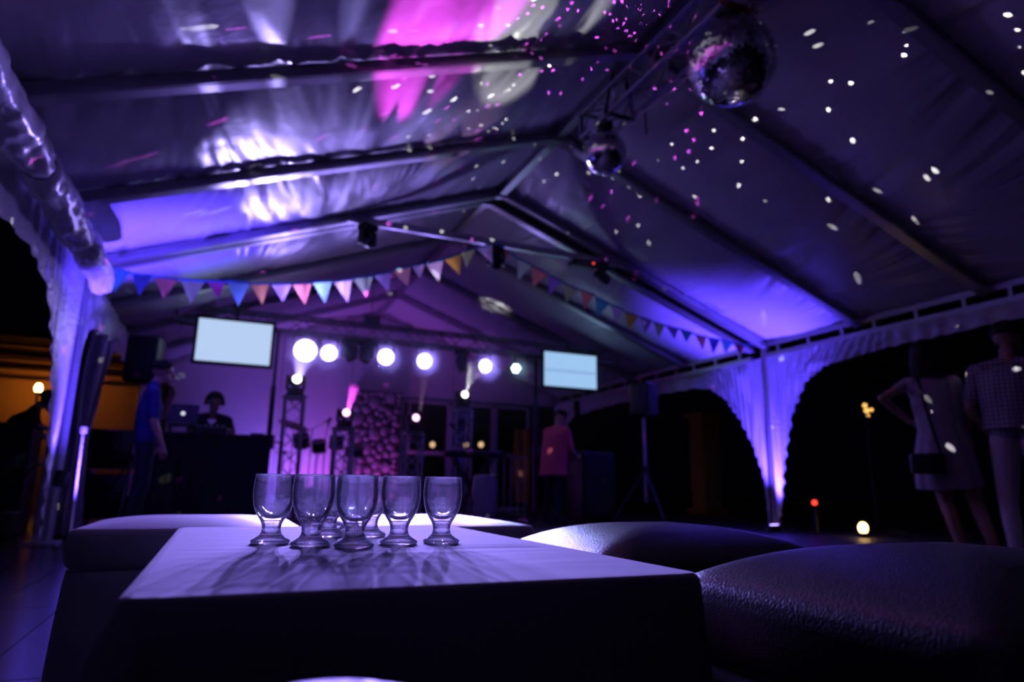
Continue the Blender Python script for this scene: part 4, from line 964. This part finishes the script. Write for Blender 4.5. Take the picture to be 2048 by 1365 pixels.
TAGS = dict(skin='skin', eye='hair', lip='skin', shirt='black_shirt', trousers='dark_trousers', shoe='shoe', belt='black')
def legs(F, hip, kneeL, ankL, kneeR, ankR, toes, t='trousers', k=1., sh='shoe'):
    for s, kn, an, to in ((-1, kneeL, ankL, toes[0]), (1, kneeR, ankR, toes[1])):
        h = Vector(hip)+Vector((s*.088, 0, 0)); kn = Vector(kn); an = Vector(an); to = Vector(to)
        F.cap(h, kn, .092*k, .060*k, t); mid = kn.lerp(an, .35)+Vector((0, -.012, 0)); F.cap(kn, mid, .058*k, .056*k, t); F.cap(mid, an, .056*k, .040*k, t)
        F.cap(an+Vector((0, -.025, -.045)), to, .036, .030, sh); F.cap(an+Vector((0, 0, -.02)), an+Vector((0, .0, -.045)), .040, .036, sh)
def torso(F, pel, ch, nk, sh=.185, t='shirt', k=1., arms=True):
    pel, ch, nk = Vector(pel), Vector(ch), Vector(nk)
    for s in (-1, 1):
        F.cap(pel+Vector((s*.075, 0, -.02)), pel.lerp(ch, .5)+Vector((s*.062, 0, 0)), .105*k, .098*k, t)
        F.cap(pel.lerp(ch, .5)+Vector((s*.062, 0, 0)), ch+Vector((s*.085, .005, .02)), .098*k, .108*k, t)
        F.cap(ch+Vector((s*.085, 0, .04)), nk+Vector((s*(sh-.03), -.01, -.06)), .095*k, .062*k, t); F.cap(nk+Vector((s*.03, -.005, -.015)), nk+Vector((s*(sh-.02), -.01, -.06)), .045*k, .058*k, t)
def arm(F, shd, elb, wri, t='shirt', k=1., sleeve=.6):
    shd, elb, wri = Vector(shd), Vector(elb), Vector(wri); m = shd.lerp(elb, sleeve)
    F.cap(shd, m, .058*k, .052*k if sleeve < 1 else .044*k, t)
    if sleeve < 1: F.cap(m, elb, .044*k, .038*k, 'skin')
    F.cap(elb, elb.lerp(wri, .35), .039*k, .038*k, 'skin'); F.cap(elb.lerp(wri, .35), wri, .038*k, .025*k, 'skin')
def view_dir(px):                       # compass angle of a pixel column, so that +Y of a figure looks away from the camera
    d = ray(px, 960); return math.atan2(-d.x, d.y)
def spotxy(px, D):
    d = ray(px, 960); f2 = Vector((math.sin(YAW), math.cos(YAW))); h = Vector((d.x, d.y)); k = D/(h.dot(f2)); return (h.x*k, h.y*k, 0)
def tags(**k): return dict(TAGS, **k)

# 1 woman in a short dress, seen from behind, hand on hip
loc = spotxy(1893, 5.1); P1 = thing('person', 'person in a short pale dress, hand on hip, seen from behind', 'person', loc, view_dir(1893)+.12)
F = Figure(); torso(F, (.02, 0, .97), (.0, 0, 1.22), (-.03, 0, 1.44), .165, 'shirt', .88)
F.cap((-.03, 0, 1.42), (-.04, .02, 1.52), .045, .043, 'skin'); head(F, (-.05, .03, 1.60), (-.35, 1, -.05), s=.95)
legs(F, (.03, 0, .92), (-.02, .03, .50), (.06, -.02, .09), (.17, .03, .50), (.26, -.03, .09), ((.06, .15, .03), (.27, .14, .03)), 'skin', .88)
arm(F, (-.18, 0, 1.39), (-.37, -.06, 1.27), (-.19, .08, 1.09), 'shirt', .85, .35); hand(F, (-.19, .08, 1.09), (1, .15, -.15), (0, -.2, -1), .6, .92, False)
arm(F, (.13, 0, 1.39), (.20, .02, 1.13), (.17, .14, .95), 'shirt', .85, .35); hand(F, (.17, .14, .95), (-.1, .5, -.8), (-1, .2, 0), .5, .92)
F.fuse('body', tags(shirt='dress'), P1)
def dress(u, v):
    an = 2*PI*u; z = 1.44-(1.44-.59)*v; cx = -.03+.05*v
    w = np.interp(v, [0, .08, .3, .5, .7, .92, 1], [.08, .15, .155, .145, .19, .215, .218]); d = np.interp(v, [0, .08, .3, .5, .7, .92, 1], [.06, .10, .125, .12, .15, .155, .15])
    f = 1+.035*v*math.sin(an*11+2*nz(v*3, an)); zz = z+(.05*math.sin(an+.6) if v > .9 else 0)*(v-.9)*10*.5
    return (cx+math.cos(an)*w*f, math.sin(an)*d*f, zz)
MB().grid(dress, 90, 34).build('dress', 'dress', P1, False)
hair_cap(P1, (-.05, .03, 1.60), (-.35, 1, -.05), s=.98, long=.20)
B = thing('shoulder_bag', 'small dark shoulder bag hanging from the person in the pale dress', 'bag', loc, view_dir(1893)+.12)
MB().bevbox((-.13, -.20, .755), (.22, .07, .15), .015).build('bag_body', 'black', B, False); MB().bevbox((-.13, -.238, .79), (.21, .012, .08), .005).build('flap', 'black', B, False)
mb = MB(); sp_ = [(-.12, .05, 1.475), (-.125, -.07, 1.45), (-.11, -.135, 1.3), (-.085, -.165, 1.1), (-.05, -.19, .9), (-.035, -.20, .82)]
for i in range(len(sp_)-1): mb.bar(sp_[i], sp_[i+1], .02, .006, (0, 1, 0))
mb.build('strap', 'black', B, False)

# 2 man in a plaid shirt and pale trousers, seen from behind
loc = spotxy(2052, 4.75); P2 = thing('person', 'person in a plaid short-sleeved shirt and pale trousers, seen from behind', 'person', loc, view_dir(2052)-.1)
F = Figure(); torso(F, (0, 0, 1.0), (0, 0, 1.26), (0, 0, 1.50), .20, 'shirt', 1.02); F.cap((0, 0, 1.48), (0, .02, 1.58), .055, .052, 'skin'); head(F, (.01, .03, 1.665), (.2, 1, -.1), s=1.02)
legs(F, (0, 0, .93), (-.12, .02, .50), (-.10, -.03, .09), (.11, .02, .50), (.12, -.03, .09), ((-.12, .14, .03), (.14, .14, .03)), 'trousers', 1.06)
for s in (-1, 1):
    arm(F, (s*.21, 0, 1.44), (s*.275, -.02, 1.17), (s*.20, .16, .99), 'shirt', 1., .75); hand(F, (s*.20, .16, .99), (-s*.4, .8, -.2), (-s, -.3, 0), .5, 1., s > 0)
F.fuse('body', tags(shirt='plaid', trousers='pale_trousers'), P2)
def shirt(u, v):
    an = 2*PI*u; z = 1.46-(1.46-1.0)*v; w = np.interp(v, [0, .12, .4, .75, 1], [.10, .215, .215, .20, .205]); d = np.interp(v, [0, .12, .4, .75, 1], [.08, .125, .145, .14, .145]); f = 1+.02*math.sin(an*9+v*5)
    return (math.cos(an)*w*f, math.sin(an)*d*f, z)
MB().grid(shirt, 70, 24).build('shirt', 'plaid', P2, False)
MB().grid(lambda u, v: (math.cos(2*PI*u)*.186, math.sin(2*PI*u)*.128, .985+.035*v), 48, 2).build('belt', 'black', P2, False)
hair_cap(P2, (.01, .03, 1.665), (.2, 1, -.1), s=1.03)

# 3 man in a red shirt near the stage
loc = spotxy(1106, 10.3); P3 = thing('person', 'person in a red polo shirt and dark trousers standing turned away near the stage', 'person', loc, view_dir(1106)-.75)
F = Figure(); torso(F, (0, 0, .97), (0, .05, 1.22), (0, .10, 1.45), .20, 'shirt', 1.14); F.cap((0, .09, 1.43), (0, .15, 1.53), .058, .055, 'skin'); head(F, (0, .19, 1.60), (0, 1, -.45), (0, .4, 1))
legs(F, (0, 0, .92), (-.10, .03, .50), (-.11, -.03, .09), (.10, .03, .50), (.12, -.03, .09), ((-.13, .14, .03), (.14, .14, .03)), 'trousers', 1.1)
arm(F, (-.21, .08, 1.39), (-.26, .12, 1.10), (-.20, .30, .98), 'shirt', 1.05, .85); hand(F, (-.20, .30, .98), (.2, 1, .1), (1, -.2, 0), .6, 1., False)
arm(F, (.21, .08, 1.39), (.27, .12, 1.10), (.20, .32, .99), 'shirt', 1.05, .85); hand(F, (.20, .32, .99), (-.2, 1, .1), (-1, -.2, 0), .6)
F.fuse('body', tags(shirt='red_shirt'), P3)
def shirt3(u, v):
    an = 2*PI*u; z = 1.42-(1.42-.72)*v; cy = .09*(1-v)**1.2; w = np.interp(v, [0, .1, .4, .8, 1], [.10, .235, .235, .225, .235]); d = np.interp(v, [0, .1, .4, .8, 1], [.08, .14, .165, .165, .17]); f = 1+.03*math.sin(an*8+v*4)*v
    return (math.cos(an)*w*f, cy+math.sin(an)*d*f, z)
MB().grid(shirt3, 70, 26).build('shirt', 'red_shirt', P3, False); hair_cap(P3, (0, .19, 1.60), (0, 1, -.45), (0, .4, 1), 1.01)

# 4 man in a blue polo in profile, hand raised to the chin
loc = spotxy(282, 6.9); P4 = thing('person', 'person in a blue polo shirt in profile, one hand raised to the chin', 'person', loc, view_dir(282)-PI/2+.1)
F = Figure(); torso(F, (0, 0, .99), (0, -.01, 1.26), (0, 0, 1.50), .195, 'shirt', 1.08); F.cap((0, 0, 1.48), (0, .04, 1.58), .055, .052, 'skin'); head(F, (0, .07, 1.665), (0, 1, -.12))
legs(F, (0, 0, .94), (-.10, .04, .51), (-.10, -.01, .09), (.10, .0, .51), (.10, -.09, .09), ((-.11, .17, .03), (.11, .08, .03)), 'trousers', 1.05)
arm(F, (-.21, 0, 1.43), (-.24, .14, 1.22), (-.09, .20, 1.44), 'shirt', 1., .8); hand(F, (-.09, .20, 1.44), (.5, -.1, .9), (.6, -.8, 0), .7, 1., False)
arm(F, (.21, 0, 1.43), (.25, .02, 1.13), (.24, .12, .90), 'shirt', 1., .8); hand(F, (.24, .12, .90), (0, .25, -1), (-1, 0, 0), .45)
F.cap((-.06, 0, 1.50), (.06, 0, 1.50), .062, .062, 'shirt')
F.fuse('body', tags(shirt='blue_shirt'), P4); hair_cap(P4, (0, .07, 1.665), (0, 1, -.12))
# 5 DJ behind the booth, facing the lounge
loc = spotxy(410, 8.85); loc = (loc[0], max(loc[1], 9.55), 0); P5 = thing('person', 'person in black with headphones standing behind the DJ booth', 'person', loc, view_dir(410)+PI+.1)
F = Figure(); torso(F, (0, 0, .96), (0, .02, 1.20), (0, .05, 1.42), .19, 'shirt', 1.02); F.cap((0, .05, 1.40), (0, .09, 1.49), .054, .05, 'skin'); head(F, (0, .12, 1.565), (0, 1, -.4), (0, .3, 1))
legs(F, (0, 0, .91), (-.10, .03, .50), (-.11, -.02, .09), (.10, .03, .50), (.11, -.02, .09), ((-.12, .14, .03), (.12, .14, .03)))
for s in (-1, 1): arm(F, (s*.20, .04, 1.35), (s*.27, .12, 1.12), (s*.19, .22, 1.21), 'shirt', 1., .7); hand(F, (s*.19, .22, 1.21), (-s*.2, 1, .0), (0, 0, -1), .3, 1., s > 0)
F.fuse('body', TAGS, P5); hair_cap(P5, (0, .12, 1.565), (0, 1, -.4), (0, .3, 1))
H = thing('headphones', 'black over-ear headphones worn behind the DJ booth', 'headphones', loc, view_dir(410)+PI+.1)
mb = MB(); pr = [(math.cos(PI*i/12)*.108, .115+math.sin(PI*i/12)*.03, 1.59+math.sin(PI*i/12)*.122) for i in range(13)]; mb.tube([Vector(p) for p in pr], .012, 8); mb.build('headband', 'black', H, False)
for s in (-1, 1): MB().cyl((s*.088, .115, 1.575), (s*.125, .115, 1.575), .045, .04, 16).build('ear_cup', 'black', H, False)
# 6 man at the bar outside, bent forward, in profile
loc = spotxy(22, 7.9); P6 = thing('person', 'person in black bending forward at the bar by the glowing lantern, in profile', 'person', loc, view_dir(22)-PI/2+.15)
F = Figure(); torso(F, (0, -.10, .95), (0, -.02, 1.17), (0, .10, 1.37), .195, 'shirt', 1.05); F.cap((0, .10, 1.36), (0, .18, 1.43), .055, .052, 'skin'); head(F, (0, .24, 1.475), (0, 1, -.45), (0, .4, 1), .98)
legs(F, (0, -.10, .90), (-.10, -.05, .49), (-.10, -.10, .09), (.10, -.05, .49), (.10, -.10, .09), ((-.11, .06, .03), (.11, .06, .03)))
for s in (-1, 1): arm(F, (s*.20, .08, 1.30), (s*.25, .16, 1.04), (s*.15, .36, 1.06), 'shirt', 1., .8); hand(F, (s*.15, .36, 1.06), (-s*.3, 1, -.2), (0, 0, -1), .4, 1., s > 0)
F.fuse('body', TAGS, P6); hair_cap(P6, (0, .24, 1.475), (0, 1, -.45), (0, .4, 1))

# ------------------------------------------------------------------ outside: bar, ochre house, lanterns, plants
t = thing('bar_counter', 'long dark bar counter outside the tent beneath the ochre house', 'bar', (-3.7, 8.7, 0)); zc = 1.12
MB().box((-3.75, 8.7, zc/2-.02), (3.8, .45, zc-.04)).build('front', 'wood_k', t); MB().bevbox((-3.75, 8.7, zc-.02), (3.9, .55, .04), .008).build('worktop', 'wood_k', t)
hs = thing('ochre_house', 'lamp-lit ochre house front with dark roof beams beyond the bar', 'house', (-5.2, 14.4, 0))
def plast(u, v): x = -9+7.6*u; return (x, 14.4+.01*nz(x*2, v*5), 2.9*v)
MB().grid(plast, 40, 16).build('wall', 'ochre', hs)
for k in range(4): MB().bar((-9.1, 14.3-.02*k, 2.34+.17*k), (-1.4, 14.3-.02*k, 2.30+.17*k), .10, .035).build('beam', 'wood_k', hs)
MB().box((-5.3, 14.1, 3.0), (8, 1.0, .12)).build('eave', 'wood_k', hs)
c = aty(77, 777, 13.6)
t = thing('wall_lantern', 'small glowing flame-shaped lantern on a dark post before the ochre house', 'lantern', (c.x, 13.6, 0))
MB().ell((c.x, 13.6, c.z), (.055, .055, .08), 14, 10).build('bulb', 'flame', t); MB().cyl((c.x, 13.6, 0), (c.x, 13.6, c.z-.08), .02, .02, 8).build('post', 'black', t); MB().cyl((c.x, 13.6, c.z-.09), (c.x, 13.6, c.z-.06), .05, .05, 12).build('cup', 'black', t)
def leafy(name, label, base, n, h, spread, lw, seed):
    t = thing(name, label, 'plant', tuple(base)); r = random.Random(seed); pot = MB().lathe([(0, .02), (.12, .0), (.16, .24), (.17, .26), (.14, .26), (0, .22)], 18, base); pot.build('pot', 'wood_k', t)
    lm = MB()
    for k in range(n):
        an = r.uniform(0, 2*PI); L = h*r.uniform(.6, 1); out = spread*r.uniform(.4, 1); d = Vector((math.cos(an), math.sin(an), 0)); sd = Vector((-d.y, d.x, 0)); b = Vector(base)+Vector((0, 0, .22)); mb = MB()
        def fn(u, v, d=d, sd=sd, L=L, out=out, b=b): return b+d*out*v**1.5+Vector((0, 0, L*(v-.28*v**3)))+sd*((u-.5)*lw*math.sin(PI*min(1, .06+v*.94))**.7)+Vector((0, 0, -abs(u-.5)*lw*.3))
        mb.grid(fn, 2, 8).build('leaf', 'leaf', t)
    return t
p = atd(12, 930, 5.9); leafy('potted_plant', 'potted plant with long upright leaves beside the bar', (p.x, p.y, 0), 16, .8, .45, .09, 3)
# garden lights on the open side
c = atz(1725, 1052, .0)
def ground_lamp(p, label, r, bulb):
    t = thing('ground_lamp', label, 'lamp', (p.x, p.y, 0)); MB().cyl((p.x, p.y, 0), (p.x, p.y, .05), r*1.1, r, 16).build('base', 'black', t); MB().ell((p.x, p.y, .05+r), (r, r, r*1.25), 16, 10).build('bulb', bulb, t)
k = atd(1725, 1045, 8.2); ground_lamp(Vector((k.x, k.y, 0)), 'bright warm globe lamp on the ground beyond the dark poufs', .055, 'bulb')
k = atd(1629, 1006, 8.8)
t = thing('bollard_lamp', 'short black bollard with a small red light', 'lamp', (k.x, k.y, 0)); MB().cyl((k.x, k.y, 0), (k.x, k.y, k.z-.03), .035, .03, 12).build('post', 'black', t); MB().ell((k.x, k.y, k.z), (.034, .034, .034), 12, 8).build('red_lens', 'led_r', t)
k = atd(1732, 818, 10.5)
t = thing('garden_lantern', 'lantern post with clustered amber bulbs beyond the curtained post', 'lantern', (k.x, k.y, 0)); MB().cyl((k.x, k.y, 0), (k.x, k.y, k.z-.12), .035, .03, 10).build('post', 'black', t)
for dx, dz, r in ((-.02, .05, .035), (.01, -.03, .04), (.03, -.11, .025), (.12, -.01, .028)): MB().ell((k.x+dx, k.y, k.z+dz), (r, r, r), 12, 8).build('bulb', 'bulb_d', t)
MB().bar((k.x, k.y, k.z-.1), (k.x+.15, k.y, k.z-.04), .012, .012).build('bracket', 'black', t)
for i, (px, lb) in enumerate(((865, 'amber garden lamp on a thin post behind the first glass door'), (931, 'amber garden lamp on a thin post behind the middle glass door'), (962, 'amber garden lamp on a thin post behind the middle door frame'))):
    k = aty(px, 890, 16.5); t = thing('garden_lamp', lb, 'lamp', (k.x, 16.5, 0)); MB().cyl((k.x, 16.5, 0), (k.x, 16.5, k.z-.06), .02, .02, 8).build('post', 'black', t); MB().ell((k.x, 16.5, k.z), (.07, .07, .075), 12, 8).build('bulb', 'bulb', t)
k = atd(1410, 900, 15.5)
t = thing('garden_column', 'ochre garden column seen through the open side', 'column', (k.x, k.y, 0))
MB().bevbox((0, 0, 1.15), (.5, .5, 2.1), .03).build('shaft', 'ochre', t, False); MB().bevbox((0, 0, 2.24), (.64, .64, .12), .02).build('cap', 'ochre', t, False); MB().bevbox((0, 0, .06), (.66, .66, .12), .02).build('plinth', 'ochre', t, False)
# trees of the dark garden
def tree(label, x, y, h, seed):
    t = thing('tree', label, 'tree', (x, y, 0)); r = random.Random(seed); pts = [Vector((x, y, 0)), Vector((x+.1, y, h*.3)), Vector((x+r.uniform(-.3, .3), y+.1, h*.6))]; MB().tube(pts, [.2, .15, .08], 10).build('trunk', 'bark', t)
    V = []; Fc = []
    for i in range(2600):
        a = r.uniform(0, 2*PI); z = r.uniform(-1, 1); q = r.random()**.4; c = Vector((math.cos(a)*math.sqrt(1-z*z), math.sin(a)*math.sqrt(1-z*z), z*.8))*q*h*.36+Vector((x, y, h*.68)); d = Vector((r.gauss(0, 1), r.gauss(0, 1), r.gauss(0, 1))).normalized(); e = d.orthogonal().normalized(); s = .11
        o = len(V); V += [c-d*s, c+e*s*.4, c+d*s, c-e*s*.4]; Fc.append((o, o+1, o+2, o+3))
    mb = MB(); mb.add(V, Fc); mb.build('foliage', 'leaf', t)['kind'] = 'stuff'
tree('dark leafy tree outside beyond the lantern post', 13.5, 9.5, 6, 1); tree('dark leafy tree outside beyond the glass doors', 7.5, 20, 6.5, 2); tree('dark leafy tree outside beyond the bar', -8, 18, 7, 4)

# ------------------------------------------------------------------ thin stage haze
hm = bpy.data.materials.new('stage_haze'); hm.use_nodes = True; nt = hm.node_tree; nt.nodes.clear()
vsn = N(nt, 'ShaderNodeVolumeScatter'); vsn.inputs['Density'].default_value = .034; vsn.inputs['Anisotropy'].default_value = .45; vsn.inputs['Color'].default_value = (.9, .9, 1, 1)
ot = N(nt, 'ShaderNodeOutputMaterial'); nt.links.new(vsn.outputs[0], ot.inputs[1])
hz = MB().box((2.9, 11.25, 1.6), (8.2, 4.36, 3.1)).build('haze', hm); tag(hz, 'thin violet stage haze around the lamps', 'haze', kind='stuff')
